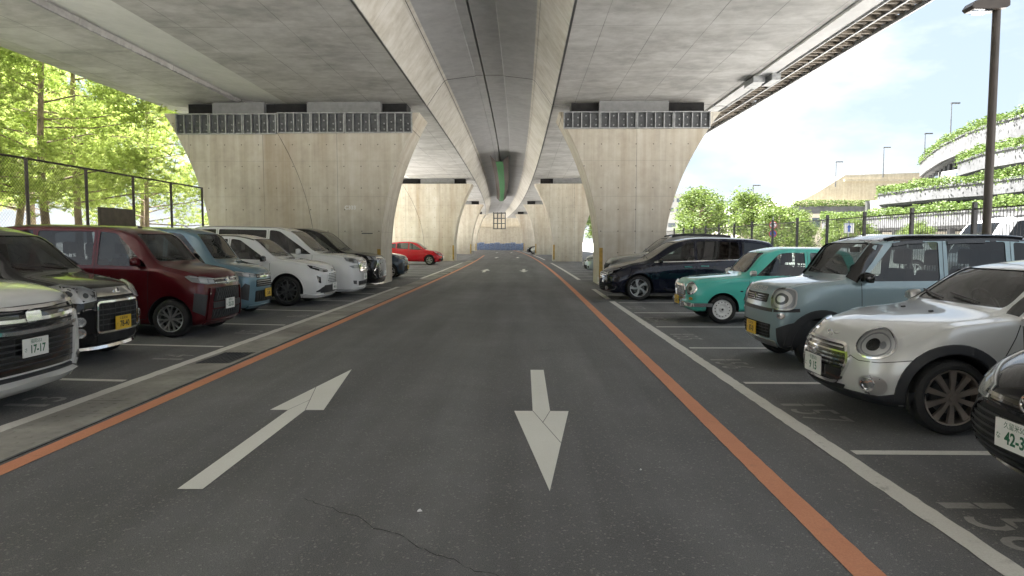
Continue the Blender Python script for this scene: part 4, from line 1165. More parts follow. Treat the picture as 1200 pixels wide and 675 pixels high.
    def wipers(s, xc, zc, ln=.5):
        for y0 in (-.35, .15):
            m = MB(); pts = []
            for k in range(7):
                y = y0+ln*k/6; p, n = s.hit(y, zc+.02+.05*(k/6), 'f', xlim=xc-.6)
                pts.append(p+n*.02)
            m.tube(pts, [.010]*7, 5); m.build('wiper', M['trim'], s.root, True, 50)
    def emblem(s, y, z, r, kind='ring', mat=None):
        p, n = s.hit(y, z, 'f'); m = MB(); mat = mat or M['chrome']
        pts = [(p.x-.014, y+r*1.25*math.cos(t), z+r*math.sin(t)) for t in np.linspace(0, 2*math.pi, 21)]; m.tube(pts, [r*.16]*21, 6)
        if kind == 'oval': m.tube([(p.x-.014, y+r*.5*math.cos(t), z+r*.9*math.sin(t)) for t in np.linspace(0, 2*math.pi, 17)], [r*.13]*17, 6).tube([(p.x-.014, y+r*1.0*math.cos(t), z+r*.45+r*.4*math.sin(t)) for t in np.linspace(0, 2*math.pi, 17)], [r*.12]*17, 6)
        if kind == 'd': m.bar((p.x-.014, y+r*.55, z-r*.5), (p.x-.014, y-r*.1, z+r*.6), r*.16, 5).bar((p.x-.014, y-r*.1, z+r*.6), (p.x-.014, y-r*.6, z+r*.1), r*.16, 5).bar((p.x-.014, y-r*.6, z+r*.1), (p.x-.014, y+r*.55, z-r*.5), r*.16, 5)
        m.build('emblem', mat, s.root, True, 50)
    def lamp_unit(s, poly, mode='r', base=None, items=(), lensoff=.012, rim=None):
        """headlamp: dark housing, inner reflectors, clear cover"""
        for sg in (1, -1):
            h = s.patch('headlight', poly, mode, base or M['gloss'], off=.003, sg=sg)
            for it in items:
                kind, pts, mat, of = it
                if kind == 'patch': s.patch('reflector', pts, mode, M[mat], off=of, sg=sg, parent=h)
                else: s.strip('light_bar', pts, kind, mode, M[mat], off=of, sg=sg, parent=h)
            s.patch('lens_cover', poly, mode, M['lens'], off=lensoff, sg=sg, parent=h)
            if rim: s.strip('lamp_rim', poly, rim[0], mode, M[rim[1]], off=rim[2], sg=sg, parent=h, closed=True)
    def arch_trim(s, wd, mat, off=.012):
        c = s.c
        for ax in c['axles']:
            ra = c['R']+c.get('arch', .045)+wd/2-.004
            zb = c['bot'][0][1]+.06
            pts = [(ax+ra*math.cos(t), max(zb, c['R']+.01+ra*math.sin(t))) for t in np.linspace(-.15, math.pi+.15, 26)]
            s.both(s.strip, 'wheel_arch_trim', pts, wd, 's', mat, off=off)
    def place(s, x, y, side, label, cat, group=None, yaw=0, zs=1.035):
        """nose at world x, centre line at y; side 1: right row (facing -x), -1: left row"""
        s.root.location = (x, y, 0 if side > 0 else ground_z(x)); s.root.rotation_euler = (0, 0 if side > 0 else -SLOPE, (0 if side > 0 else math.pi)+yaw); tag(s.root, label, cat, group)
        if side < 0: s.root.scale = (1, 1, zs)
        return s

def cfg(nm, L, W, H, Rw, axles, hood, cowl, header, roof, tail, belt, pill, paint, **k):
    top = hood+[cowl, header]+roof+tail
    hf = k.pop('hoodw', .84); rf = k.pop('roofw', .72)
    wt = [(0, hf), (cowl[0], hf), (header[0], rf+.02), (header[0]+.6, rf), (L*.9, rf), (L, rf*.96)]
    c = dict(nm=nm, L=L, W=W, H=H, R=Rw, axles=axles, top=top, belt=belt, wt=wt, paint=paint, wid=k.pop('wid', [(0, .90), (.35, .98), (.8, 1.0), (L-.7, 1.0), (L, .93)]), bot=k.pop('bot', [(0, .19), (L, .19)]))
    c.update(k)
    c.setdefault('drop', [(0, .03), (cowl[0], .03), (header[0], .055), (L, .06)])
    ft, fb, fd = pchip(top), pchip(belt), lin(c['drop'])
    slope = (header[0]-cowl[0])/(header[1]-cowl[1]); wins = []; zo = k.get('wtop', .055)
    zt = lambda x: ft(x)-fd(x)-zo
    zb = lambda x: fb(x)+.022
    xs, pl, (xe, xet) = pill
    segs = [xs]+[v for p in pl for v in p]+[None]
    for i in range(0, len(segs), 2):
        a, b = segs[i], segs[i+1]
        if i == 0:
            xt = a
            for _ in range(12): xt = a+(zt(xt)-zb(a))*slope*1.0
            left = [(a, zb(a), .02), (xt, zt(xt), .05)]
        else: left = [(a, zb(a), .03), (a, zt(a), .03)]
        if b is None: right = [(xet, zt(xet), .06), (xe, zb(xe), .05)]
        else: right = [(b, zt(b), .03), (b, zb(b), .03)]
        mid = []
        x0, x1 = left[1][0], right[0][0]
        for q in (.33, .66): x = x0+(x1-x0)*q; mid.append((x, zt(x), .02))
        wins.append(rnd(left+mid+right, .03))
    c['side_win'] = wins
    hw, rw = hf*W/2, (rf+.02)*W/2
    c['wind'] = (cowl[0]-.30, header[0]+.15, rnd([(-hw*.90, cowl[1]+.035, .05), (-rw*.86, header[1]-.035, .06), (rw*.86, header[1]-.035, .06), (hw*.90, cowl[1]+.035, .05)], .05))
    c.setdefault('dash', (cowl[0]+.12, cowl[1]-.02)); c.setdefault('mirx', header[0]-cowl[0]+.35)
    return c
def std_seams(car, doors, zlo=.30, hood=True, gas=None):
    """doors: list of (x0,x1); vertical gaps from sill up to the belt plus a lower edge"""
    c = car.c; fb = pchip(c['belt']); ft = pchip(c['top']); fd = lin(c['drop'])
    for (x0, x1) in doors:
        car.seam([(x0, fb(x0)+.0), (x0, zlo+.1), (x0+.05, zlo)]+[(x1-.05, zlo), (x1, zlo+.1), (x1, fb(x1)), (x1, ft(x1)-fd(x1)-.03)])
    if hood:
        xc = c['top'][[i for i, p in enumerate(c['top'])][0]][0]
        W = car.W; xs = np.linspace(.22, c['dash'][0]-.12, 8)
        for sg in (1, -1): car.strip('panel_gap', [(x, sg*W*hood) for x in xs], .009, 't', M['black'], off=.0012)
P_ = m_carpaint
def dark_pillars(k, xc, zc, xh, zh, wd=.10, between=()):
    k.both(k.strip, 'windscreen_pillar', [(xc+(xh-xc)*t, zc+(zh-zc)*t) for t in np.linspace(0, 1, 8)], wd, 's', M['gloss'], off=.004)
    for (x0, x1, z0, z1) in between: k.both(k.patch, 'pillar_trim', [(x0, z0), (x1, z0), (x1, z1), (x0, z1)], 's', M['gloss'], off=.004)
# ---------------------------------------------------------------- 1 silver round-lamp hatchback
def car_mini():
    pt = P_('silver_white_paint', (.62, .63, .62), .35, .30)
    c = cfg('mini', 3.82, 1.727, 1.414, .308, (.72, 3.215), [(0, .745), (.10, .80), (.3, .862), (.7, .925)], (1.10, .975), (1.70, 1.345), [(2.3, 1.412), (3.1, 1.385)], [(3.5, 1.30), (3.7, 1.0), (3.82, .82)],
            [(0, .66), (.25, .78), (.6, .87), (1.1, .93), (3.6, .97)], (1.33, [(2.28, 2.36), (2.95, 3.02)], (3.36, 3.26)), pt, hoodw=.80, roofw=.69, bow=.30, bowp=2.3, rn=.13, fx=[(.15, .10), (.28, .02), (.42, 0), (.58, .02), (.75, .09)], zm=.62,
            wid=[(0, .86), (.3, .97), (.7, 1.0), (3.2, 1.0), (3.82, .92)], bot=[(0, .20), (3.82, .20)], rim='petal', spokes=10, rimmat=M['alloyd'], rimr=.74, tw=.205, arch=.04, seats=[1.75, 2.55], seatz=.56, xfade=.85)
    k = Car('hatchback', c)
    dark_pillars(k, 1.22, .97, 1.72, 1.30, .10, [(2.275, 2.365, .99, 1.31), (2.945, 3.025, .99, 1.30)])
    k.arch_trim(.085, M['clad'], .012)
    k.both(k.patch, 'sill_cladding', [(1.06, .21), (2.90, .21), (2.90, .31), (1.06, .31)], 's', M['clad'], off=.010)
    # lower bumper in dark plastic
    k.patch('bumper_skirt', [(-.62, .205), (.62, .205), (.66, .29), (-.66, .29)], 'f', M['clad'], off=.010)
    k.both(k.patch, 'bumper_corner', [(34, .205), (56, .205), (60, .34), (56, .36), (40, .29), (34, .29)], 'r', M['clad'], off=.010)
    # grille
    G0 = rnd([(-.40, .45), (-.43, .56), (-.36, .665), (.36, .665), (.43, .56), (.40, .45), (.31, .335), (-.31, .335)], .06)
    g = k.patch('grille', G0, 'f', M['gloss'], off=.006)
    for z, w_ in ((.635, .345), (.600, .385), (.565, .405), (.530, .405), (.495, .40)): k.strip('grille_bar', [(-w_, z), (w_, z)], .018, 'f', M['chrome'], off=.022, parent=g)
    k.strip('grille_frame', G0, .034, 'f', M['chrome'], off=.026, closed=True, parent=g)
    k.patch('bumper_bar', rnd([(-.37, .36), (.37, .36), (.39, .465), (-.39, .465)], .03), 'f', M['gloss'], off=.03, parent=g)
    lo = k.patch('lower_intake', rnd([(-.36, .285), (.36, .285), (.40, .325), (-.40, .325)], .015), 'f', M['black'], off=.012)
    k.plate(0.02, .445, '・筑豊502', '9 15', kana='に', x=None)
    k.emblem(0, .725, .030, 'ring')
    for sg in (1, -1): k.strip('emblem_wing', [(sg*.045, .73), (sg*.11, .735)], .02, 'f', M['chrome'], off=.01)
    e = ell(35.5, .705, 9.0, .128, 32, 2.1, 0)
    k.lamp_unit(ell(36.5, .706, 9.6, .112, 30), 'r', M['lampsilver'], [(.012, ell(36.3, .703, 7.4, .088, 26)+[ell(36.3, .703, 7.4, .088, 26)[0]], 'lampgrey', .008), ('patch', ell(35.4, .698, 3.6, .048, 20), 'gloss', .008), ('patch', ell(35.4, .698, 2.0, .028, 16), 'chrome', .014), ('patch', ell(40.2, .703, 1.6, .028, 12), 'lampgrey', .008)], .024, (.022, 'chrome', .020))
    for f_ in k.both(k.patch, 'fog_lamp_housing', ell(37.5, .375, 6.5, .082, 22, 2.3), 'r', M['satin'], off=.006): pass
    for f_ in k.both(k.patch, 'fog_lamp', ell(35.6, .375, 3.2, .055, 18), 'r', M['chrome'], off=.014): pass
    for f_ in k.both(k.patch, 'fog_lens', ell(35.6, .375, 2.2, .038, 16), 'r', M['lens'], off=.024): pass
    # clamshell bonnet line and door
    k.seam([(.50, .585), (.62, .60)]); k.both(k.strip, 'panel_gap', [(16, .672), (24, .595), (30, .560), (40, .565), (52, .600), (58, .615)], .008, 'r', M['black'], off=.0012)
    std_seams(k, [(1.24, 2.32)], .32, 0)
    k.seam([(1.24, .94), (1.18, .80), (1.08, .62)])
    k.strip('belt_trim', [(1.25, .945), (3.5, .985)], .022, 's', M['chrome'], off=.008, sg=-1); k.strip('belt_trim', [(1.25, .945), (3.5, .985)], .022, 's', M['chrome'], off=.008, sg=1)
    k.handle(2.12, .80, M['chrome']); k.mirror(1.38, .80, 1.01, M['satin'], .19, .13)
    k.wipers(1.05, 1.0, .5)
    for sg in (1, -1): k.strip('washer_jet', [(.86, sg*.22), (.89, sg*.22)], .03, 't', M['trim'], off=.014)
    return k.place(2.72, 6.28, 1, 'silver-white hatchback with oval chrome-rimmed headlights and bronze ten-spoke wheels', 'car', 'cars parked in the right row')
# ---------------------------------------------------------------- 2 pale blue boxy kei crossover
def car_boxy():
    pt = P_('pale_blue_grey_paint', (.27, .36, .39), .3, .30)
    c = cfg('boxy', 3.395, 1.475, 1.665, .292, (.58, 2.995), [(0, .955), (.08, 1.02), (.3, 1.065), (.6, 1.095)], (.84, 1.12), (1.22, 1.58), [(1.6, 1.648), (2.6, 1.66)], [(3.25, 1.60), (3.36, 1.3), (3.395, 1.0)],
            [(0, .90), (.25, .985), (.6, 1.03), (.85, 1.055), (3.3, 1.075)], (1.06, [(1.98, 2.08), (2.78, 2.88)], (3.20, 3.16)), pt, hoodw=.88, roofw=.83, bow=.13, bowp=3.2, rn=.085, fx=[(.2, .14), (.34, .03), (.5, 0), (.68, .0), (.80, .02), (1.0, .05)], zm=.66, wtop=.04,
            wid=[(0, .93), (.25, .985), (.6, 1.0), (2.9, 1.0), (3.395, .95)], bot=[(0, .23), (3.395, .23)], rim='split', spokes=6, rimmat=M['alloyb'], rimr=.66, tw=.17, arch=.05, seats=[1.35, 2.2], seatz=.70, seatmat=M['seat'],
            two_tone=(lambda p: p.z > 1.565, M['gloss']))
    k = Car('kei_crossover', c)
    dark_pillars(k, .93, 1.10, 1.30, 1.60, .15)
    k.arch_trim(.10, M['clad'], .016)
    k.both(k.patch, 'sill_cladding', [(.96, .235), (2.62, .235), (2.62, .36), (.96, .36)], 's', M['clad'], off=.012)
    k.both(k.patch, 'bumper_corner', [(33, .24), (54, .24), (62, .36), (62, .58), (50, .62), (40, .56), (33, .50)], 'r', M['clad'], off=.010)
    k.patch('lower_grille', rnd([(-.45, .36), (.45, .36), (.50, .54), (-.50, .54)], .03), 'f', M['black'], off=.008)
    for z in (.40, .44, .48, .52): k.strip('grille_bar', [(-.46, z), (.46, z)], .012, 'f', M['clad'], off=.014)
    for y in np.linspace(-.4, .4, 9): k.strip('grille_bar', [(y, .37), (y, .535)], .010, 'f', M['clad'], off=.012)
    k.patch('skid_plate', rnd([(-.48, .25), (.48, .25), (.56, .335), (-.56, .335)], .03), 'f', M['satin'], off=.014)
    g = k.patch('grille', rnd([(-.36, .80), (.36, .80), (.38, .905), (-.38, .905)], .025), 'f', M['black'], off=.006)
    for z in (.822, .85, .878): k.strip('grille_bar', [(-.35, z), (.35, z)], .012, 'f', M['gloss'], off=.013, parent=g)
    k.emblem(0, .853, .036, 'd')
    k.strip('bumper_gap', [(-.52, .715), (.52, .715)], .05, 'f', M['trim'], off=.004)
    k.both(k.strip, 'bumper_gap', [(30, .715), (46, .73)], .045, 'r', M['trim'], off=.004)
    sq_ = ell(35.2, .86, 8.4, .125, 28, 3.6)
    k.lamp_unit(sq_, 'r', M['lampgrey'], [('patch', ell(35.0, .86, 6.6, .105, 26), 'lampsilver', .006), ('patch', ell(35.0, .86, 4.6, .07, 22), 'dsteel', .010), ('patch', ell(35.0, .86, 2.6, .04, 16), 'lampsilver', .016)], .022, (.022, 'satin', .014))
    k.both(k.patch, 'fog_lamp', ell(36, .655, 2.6, .036, 18), 'r', M['chrome'], off=.010)
    # raised lettering across the bonnet edge
    v, f = text_geom('HUSTLER', .075)
    lv = []
    for p in v:
        q, n = k.hit(-p[0]*1.75, .955+p[1], 'f'); lv.append(q+n*.010)
    mesh('lettering', lv, f, M['satin'], k.root)
    k.plate(-.02, .455, '久留米581', '87-0', True, kana='け')
    std_seams(k, [(1.04, 2.03), (2.03, 2.84)], .38, .80)
    k.handle(1.86, .93, M['satin'], .18); k.handle(2.66, .93, M['satin'], .18); k.mirror(1.10, .70, 1.13, M['gloss'], .19, .14)
    for sg in (1, -1):
        k.strip('roof_rail', [(1.35, sg*.585), (3.0, sg*.585)], .035, 't', M['gloss'], off=.03)
    for poly in c['side_win'][:2]: k.both(k.strip, 'door_visor', [poly[5], poly[9], poly[13]], .05, 's', M['gloss'], off=.018)
    k.wipers(.82, 1.15, .42)
    return k.place(3.03, 8.98, 1, 'pale blue-grey boxy kei crossover with black roof and yellow plate', 'car', 'cars parked in the right row')
# ---------------------------------------------------------------- 3 turquoise retro kei car
def car_retro():
    pt = P_('turquoise_paint', (.085, .50, .42), .05, .28)
    c = cfg('retro', 3.395, 1.475, 1.475, .272, (.64, 3.0), [(0, .80), (.08, .845), (.35, .885), (.7, .915)], (1.02, .94), (1.50, 1.385), [(1.95, 1.462), (2.7, 1.455)], [(3.1, 1.38), (3.3, 1.0), (3.395, .8)],
            [(0, .74), (.25, .80), (.7, .85), (1.0, .875), (3.3, .89)], (1.25, [(2.22, 2.30)], (3.06, 2.92)), pt, hoodw=.80, roofw=.76, bow=.09, bowp=3.0, rn=.075, fx=[(.2, .10), (.30, .02), (.45, .0), (.7, .0), (.82, .04)], zm=.60, wtop=.045,
            wid=[(0, .92), (.25, .98), (.6, 1.0), (2.9, 1.0), (3.395, .93)], bot=[(0, .22), (3.395, .22)], rim='steel', rimmat=M['steelw'], rimr=.69, tw=.155, arch=.04, seats=[1.5, 2.2], seatz=.58, seatmat=M['seat'])
    k = Car('retro_car', c)
    G0 = rnd([(-.34, .46), (-.36, .66), (-.27, .72), (.27, .72), (.36, .66), (.34, .46)], .05)
    g = k.patch('grille', G0, 'f', M['satin'], off=.010)
    for y in np.linspace(-.29, .29, 13): k.strip('grille_bar', [(y, .475), (y, .69)], .014, 'f', M['chrome'], off=.02, parent=g)
    for z in (.52, .575, .63): k.strip('grille_bar', [(-.33, z), (.33, z)], .012, 'f', M['chrome'], off=.018, parent=g)
    k.strip('grille_frame', G0, .045, 'f', M['chrome'], off=.03, closed=True, parent=g)
    k.lamp_unit(ell(32.4, .665, 6.0, .105, 28), 'r', M['satin'], [('patch', ell(32.4, .665, 4.9, .085, 24), 'lampsilver', .012), ('patch', ell(32.4, .665, 2.4, .04, 16), 'dsteel', .018)], .026, (.034, 'chrome', .026))
    bp_ = [(-52, .365), (-40, .365), (-25, .365), (0, .365), (25, .365), (40, .365), (52, .365)]
    k.strip('chrome_bumper', bp_, .085, 'r', M['chrome'], off=.05)
    for sg in (1, -1): k.patch('overrider', rnd([(sg*.30-.03, .30), (sg*.30+.03, .30), (sg*.30+.03, .46), (sg*.30-.03, .46)], .02), 'f', M['chrome'], off=.085)
    k.both(k.patch, 'turn_lamp', ell(33, .475, 2.6, .030, 16), 'r', M['yellow'], off=.014)
    k.plate(0, .425, '福岡50', '23-61', True, kana='き', x=-.075)
    std_seams(k, [(1.14, 2.26)], .27, .78)
    k.seam([(1.14, .875), (1.08, .70), (1.03, .55), (1.03, .24)]) if False else None
    k.both(k.strip, 'body_crease', [(.30, .79), (1.1, .822), (3.2, .845)], .016, 's', pt, off=.006)
    k.both(k.patch, 'side_marker', ell(.99, .62, .030, .016, 14), 's', M['black'], off=.008)
    k.handle(2.12, .78, M['chrome'], .15); k.mirror(1.22, .70, .965, M['satin'], .17, .115)
    for poly in c['side_win']: k.both(k.strip, 'window_frame', poly, .022, 's', pt, off=.010, closed=True)
    k.wipers(1.0, .965, .4)
    MB().bar((2.8, .5, 1.44), (3.1, .5, 1.75), .005, 5).build('aerial', M['trim'], k.root)
    return k.place(3.15, 13.72, 1, 'turquoise retro kei car with white steel wheels and chrome grille', 'car', 'cars parked in the right row')
# ---------------------------------------------------------------- 4 low minivan (dark blue)
def car_lowvan(paint, name='minivan', far=False, seats=True):
    c = cfg('lowvan', 4.83, 1.80, 1.69, .335, (.95, 3.85), [(0, .76), (.10, .83), (.4, .93), (.8, 1.01)], (1.08, 1.06), (2.02, 1.59), [(2.7, 1.685), (3.7, 1.665)], [(4.5, 1.57), (4.72, 1.15), (4.83, .85)],
            [(0, .70), (.35, .84), (1.0, .97), (1.5, 1.01), (4.7, 1.10)], (1.36, [(2.42, 2.50), (3.62, 3.70)], (4.55, 4.40)), paint, hoodw=.80, roofw=.74, bow=.22, bowp=2.2, rn=.12, fx=[(.15, .10), (.26, .01), (.45, 0), (.65, .03), (.85, .10)], zm=.60,
            bot=[(0, .18), (4.83, .20)], rim='twist', spokes=5, rimmat=M['alloy'], rimr=.72, tw=.21, dark=(1, 2), seats=[1.95, 2.95] if seats else None, seatz=.62, seatmat=M['seatg'])
    k = Car(name, c)
    g = k.patch('grille', rnd([(-.52, .60), (.52, .60), (.60, .74), (-.60, .74)], .03), 'f', M['black'], off=.005)
    for z, w_ in ((.625, .50), (.67, .56), (.72, .60)): k.strip('grille_bar', [(-w_, z), (w_, z)], .026, 'f', M['chrome'], off=.018, parent=g)
    k.emblem(0, .675, .055, 'd')
    k.lamp_unit([(27, .66), (28, .745), (36, .775), (50, .835), (58, .875), (54, .80), (44, .70), (34, .655)], 'r', M['gloss'], [('patch', [(29, .675), (30, .735), (35, .745), (36, .68)], 'lampsilver', .007), ('patch', [(38, .69), (38, .75), (45, .775), (45, .72)], 'lampsilver', .007), (.018, [(30, .755), (42, .79), (54, .845)], 'signw', .009)], .016)
    k.patch('lower_intake', rnd([(-.50, .26), (.50, .26), (.56, .44), (-.56, .44)], .04), 'f', M['black'], off=.006)
    for z in (.31, .36, .41): k.strip('intake_bar', [(-.5, z), (.5, z)], .012, 'f', M['clad'], off=.012)
    for h_ in k.both(k.patch, 'fog_lamp_housing', rnd([(31, .26), (33, .40), (44, .43), (50, .36), (44, .27)], .02), 'r', M['gloss'], off=.006): pass
    k.both(k.patch, 'fog_lamp', ell(37, .33, 3.6, .05, 18), 'r', M['chrome'], off=.016)
    k.both(k.strip, 'fog_trim', [(30, .27), (40, .255), (50, .30), (52, .37)], .022, 'r', M['chrome'], off=.016)
    k.both(k.patch, 'side_lamp', rnd([(33, .52), (33, .60), (36, .60), (36, .52)], .01), 'r', M['chrome'], off=.010)
    k.plate(0, .50, '久留米330', '12-08', kana='す')
    std_seams(k, [(1.32, 2.46), (2.46, 3.62)], .30, .78)
    k.both(k.strip, 'belt_chrome', [(1.35, 1.018), (2.5, 1.05), (4.5, 1.112)], .026, 's', M['chrome'], off=.008)
    k.both(k.strip, 'body_crease', [(.9, .80), (2.4, .86), (4.4, .93)], .02, 's', paint, off=.007)
    k.handle(2.25, .90, M['chrome'], .22); k.handle(2.68, .92, M['chrome'], .22); k.mirror(1.55, .84, 1.06, M['gloss'], .20, .14)
    for sg in (1, -1): k.strip('roof_moulding', [(2.1, sg*.60), (4.3, sg*.60)], .02, 't', M['trim'], off=.004)
    k.wipers(1.05, 1.10, .6)
    return k
# ---------------------------------------------------------------- 5 SUV with roof rails
def car_suv(paint, name='suv', rails=True, grille=0, rim=None, seats=True):
    c = cfg('suv', 4.30, 1.79, 1.62, .345, (.87, 3.46), [(0, .86), (.10, .94), (.35, 1.00), (.8, 1.05)], (1.10, 1.08), (1.82, 1.53), [(2.3, 1.60), (3.3, 1.575)], [(3.9, 1.48), (4.2, 1.05), (4.30, .85)],
            [(0, .78), (.35, .92), (1.05, 1.00), (2.5, 1.03), (4.2, 1.09)], (1.36, [(2.28, 2.36), (3.20, 3.28)], (3.78, 3.66)), paint, hoodw=.82, roofw=.71, bow=.24, bowp=2.4, rn=.11, fx=[(.15, .12), (.28, .02), (.45, 0), (.70, .0), (.85, .06)], zm=.62,
            bot=[(0, .20), (4.30, .23)], rim='split', spokes=6, rimmat=rim or M['alloyb'], rimr=.74, tw=.22, arch=.05, dark=(1, 2), seats=[1.75, 2.6] if seats else None, seatz=.66)
    return Car(name, c)
def suv_white():
    pt = P_('white_paint', (.74, .75, .76), 0, .25)
    k = car_suv(pt); c = k.c
    k.arch_trim(.05, pt, .010)
    k.lamp_unit([(17, .775), (17, .815), (30, .84), (44, .90), (52, .925), (49, .86), (38, .80), (28, .77)], 'r', M['gloss'], [(.020, [(19, .805), (30, .825), (46, .89)], 'signw', .010), ('patch', [(30, .785), (30, .815), (36, .835), (37, .80)], 'lampsilver', .008)], .016)
    g = k.patch('grille', rnd([(-.44, .50), (.44, .50), (.34, .76), (-.34, .76)], .03), 'f', pt, off=.006)
    for iz in range(6):
        for iy in range(9):
            z = .535+iz*.038; y = (iy-4)*.075+(.037 if iz % 2 else 0)
            if abs(y) < .38-(z-.5)*.35: k.patch('grille_hole', ell(0+y, z, .022, .013, 8), 'f', M['black'], off=.009, grid=(1, 1), parent=g)
    k.emblem(0, .80, .05, 'oval')
    k.patch('lower_intake', rnd([(-.66, .30), (.66, .30), (.50, .47), (-.50, .47)], .03), 'f', M['clad'], off=.008)
    k.both(k.patch, 'bumper_vent', rnd([(36, .52), (37, .66), (43, .70), (40, .54)], .015), 'r', M['gloss'], off=.008)
    k.both(k.patch, 'lower_cladding', [(31, .33), (31, .44), (43, .345), (43, .32)], 'r', M['clad'], off=.008)
    k.patch('front_lip', rnd([(-.72, .21), (.72, .21), (.76, .27), (-.76, .27)], .02), 'f', pt, off=.03); k.both(k.patch, 'lip_corner', [(37, .21), (60, .21), (62, .28), (37, .27)], 'r', pt, off=.025)
    k.strip('lip_bar', [(-.5, .285), (.5, .285)], .03, 'f', M['satin'], off=.03)
    k.plate(0, .43, '福岡302', '48-16', kana='ぬ')
    std_seams(k, [(1.28, 2.32), (2.32, 3.24)], .34, .80)
    k.handle(2.12, .94, pt, .2); k.handle(3.06, .95, pt, .2); k.mirror(1.45, .83, 1.06, M['gloss'], .20, .15)
    for sg in (1, -1): k.strip('roof_side_trim', [(1.75, sg*.60), (3.6, sg*.585)], .06, 't', M['gloss'], off=.006)
    k.wipers(1.06, 1.12, .5)
    return k.place(-4.80, 17.05, -1, 'white compact SUV with slim headlights and black split-spoke wheels', 'car', 'cars parked in the left row', zs=1.06)
def suv_grey():
    pt = P_('grey_silver_paint', (.30, .31, .31), .5, .32)
    k = car_suv(pt, seats=False, rim=M['alloy'])
    k.root.scale = (1.04, 1.02, 1.12)
    k.lamp_unit([(22, .79), (22, .86), (36, .89), (50, .92), (46, .83), (34, .79)], 'r', M['lampgrey'], [('patch', [(25, .80), (25, .85), (33, .86), (33, .81)], 'lampsilver', .008)], .016)
    k.patch('grille', rnd([(-.45, .60), (.45, .60), (.5, .80), (-.5, .80)], .03), 'f', M['black'], off=.006); k.emblem(0, .72, .05, 'ring')
    k.plate(0, .45, '福岡330', '51-90', kana='ま')
    std_seams(k, [(1.28, 2.32), (2.32, 3.24)], .34, .80); k.mirror(1.45, .83, 1.06, pt, .20, .15); k.wipers(1.06, 1.12, .5)
    for sg in (1, -1): k.strip('roof_rail', [(1.9, sg*.56), (3.6, sg*.55)], .045, 't', M['trim'], off=.05)
    return k.place(2.55, 21.5, 1, 'grey SUV with roof rails behind the dark blue minivan', 'car', 'cars parked in the right row')
# ---------------------------------------------------------------- 6 dark compact hatchback (also red and far ones)
def car_compact(paint, name='hatchback', seats=False, rim=None):
    c = cfg('compact', 3.94, 1.695, 1.50, .312, (.82, 3.37), [(0, .74), (.10, .81), (.35, .89), (.7, .95)], (1.02, .99), (1.78, 1.43), [(2.3, 1.495), (3.0, 1.46)], [(3.6, 1.34), (3.85, .95), (3.94, .75)],
            [(0, .66), (.3, .80), (1.0, .92), (2.4, .96), (3.8, 1.06)], (1.30, [(2.18, 2.26), (3.0, 3.08)], (3.48, 3.34)), paint, hoodw=.80, roofw=.70, bow=.26, bowp=2.2, rn=.13, fx=[(.15, .12), (.28, .03), (.42, 0), (.60, .02), (.80, .09)], zm=.62,
            bot=[(0, .19), (3.94, .20)], rim='split', spokes=6, rimmat=rim or M['alloy'], rimr=.68, tw=.185, dark=(2,), seats=[1.7, 2.5] if seats else None, seatz=.58)
    k = Car(name, c)
    k.lamp_unit([(25, .60), (25, .68), (34, .73), (46, .80), (55, .86), (51, .77), (42, .66), (33, .60)], 'r', M['lampgrey'], [('patch', ell(31, .65, 3.0, .035, 16), 'lampsilver', .008), ('patch', ell(39.5, .705, 3.2, .04, 16), 'lampsilver', .008), (.015, [(28, .685), (40, .745), (51, .815)], 'signw', .009)], .018, (.012, 'lampsilver', .010))
    std_seams(k, [(1.22, 2.22), (2.22, 3.06)], .30, .78)
    k.handle(2.05, .86, paint, .18); k.handle(2.86, .90, paint, .18); k.mirror(1.40, .80, 1.0, paint, .19, .13); k.wipers(.98, 1.02, .5)
    return k
def compact_black():
    pt = P_('black_paint', (.006, .006, .007), .0, .22)
    k = car_compact(pt, seats=True, rim=M['alloyb'])
    g = k.patch('grille', rnd([(-.48, .57), (.48, .57), (.66, .42), (.60, .24), (-.60, .24), (-.66, .42)], .06), 'f', M['black'], off=.006)
    for z, w_ in ((.285, .60), (.325, .62), (.365, .64), (.405, .65), (.445, .62), (.485, .58), (.525, .53)): k.strip('grille_bar', [(-w_, z), (w_, z)], .020, 'f', M['clad'], off=.016, parent=g)
    k.strip('grille_frame', rnd([(-.49, .58), (.49, .58), (.68, .42), (.62, .225), (-.62, .225), (-.68, .42)], .06), .022, 'f', M['gloss'], off=.02, closed=True, parent=g)
    k.strip('bonnet_chrome', [(-.45, .635), (.45, .635)], .03, 'f', M['gloss'], off=.012)
    k.emblem(0, .645, .055, 'oval')
    k.both(k.patch, 'bumper_fin', rnd([(34, .27), (35, .43), (44, .46), (42, .30)], .02), 'r', M['gloss'], off=.012)
    k.plate(0, .46, '久留米501', '42-36', kana='な')
    return k.place(2.80, 3.80, 1, 'glossy black compact car cut by the right edge of the picture', 'car', 'cars parked in the right row')
def compact_red():
    pt = P_('red_paint', (.50, .012, .022), .15, .26)
    k = car_compact(pt)
    k.patch('grille', rnd([(-.40, .60), (.40, .60), (.44, .66), (-.44, .66)], .02), 'f', M['black'], off=.006); k.emblem(0, .66, .05, 'ring')
    k.patch('lower_intake', rnd([(-.50, .27), (.50, .27), (.54, .44), (-.54, .44)], .04), 'f', M['black'], off=.006)
    k.both(k.patch, 'fog_lamp', ell(37, .36, 3.2, .045, 16), 'r', M['black'], off=.008)
    k.plate(0, .49, '福岡502', '30-77', kana='ほ')
    return k.place(-5.25+bend(46), 46.1, -1, 'red hatchback parked in front of the second pier', 'car')
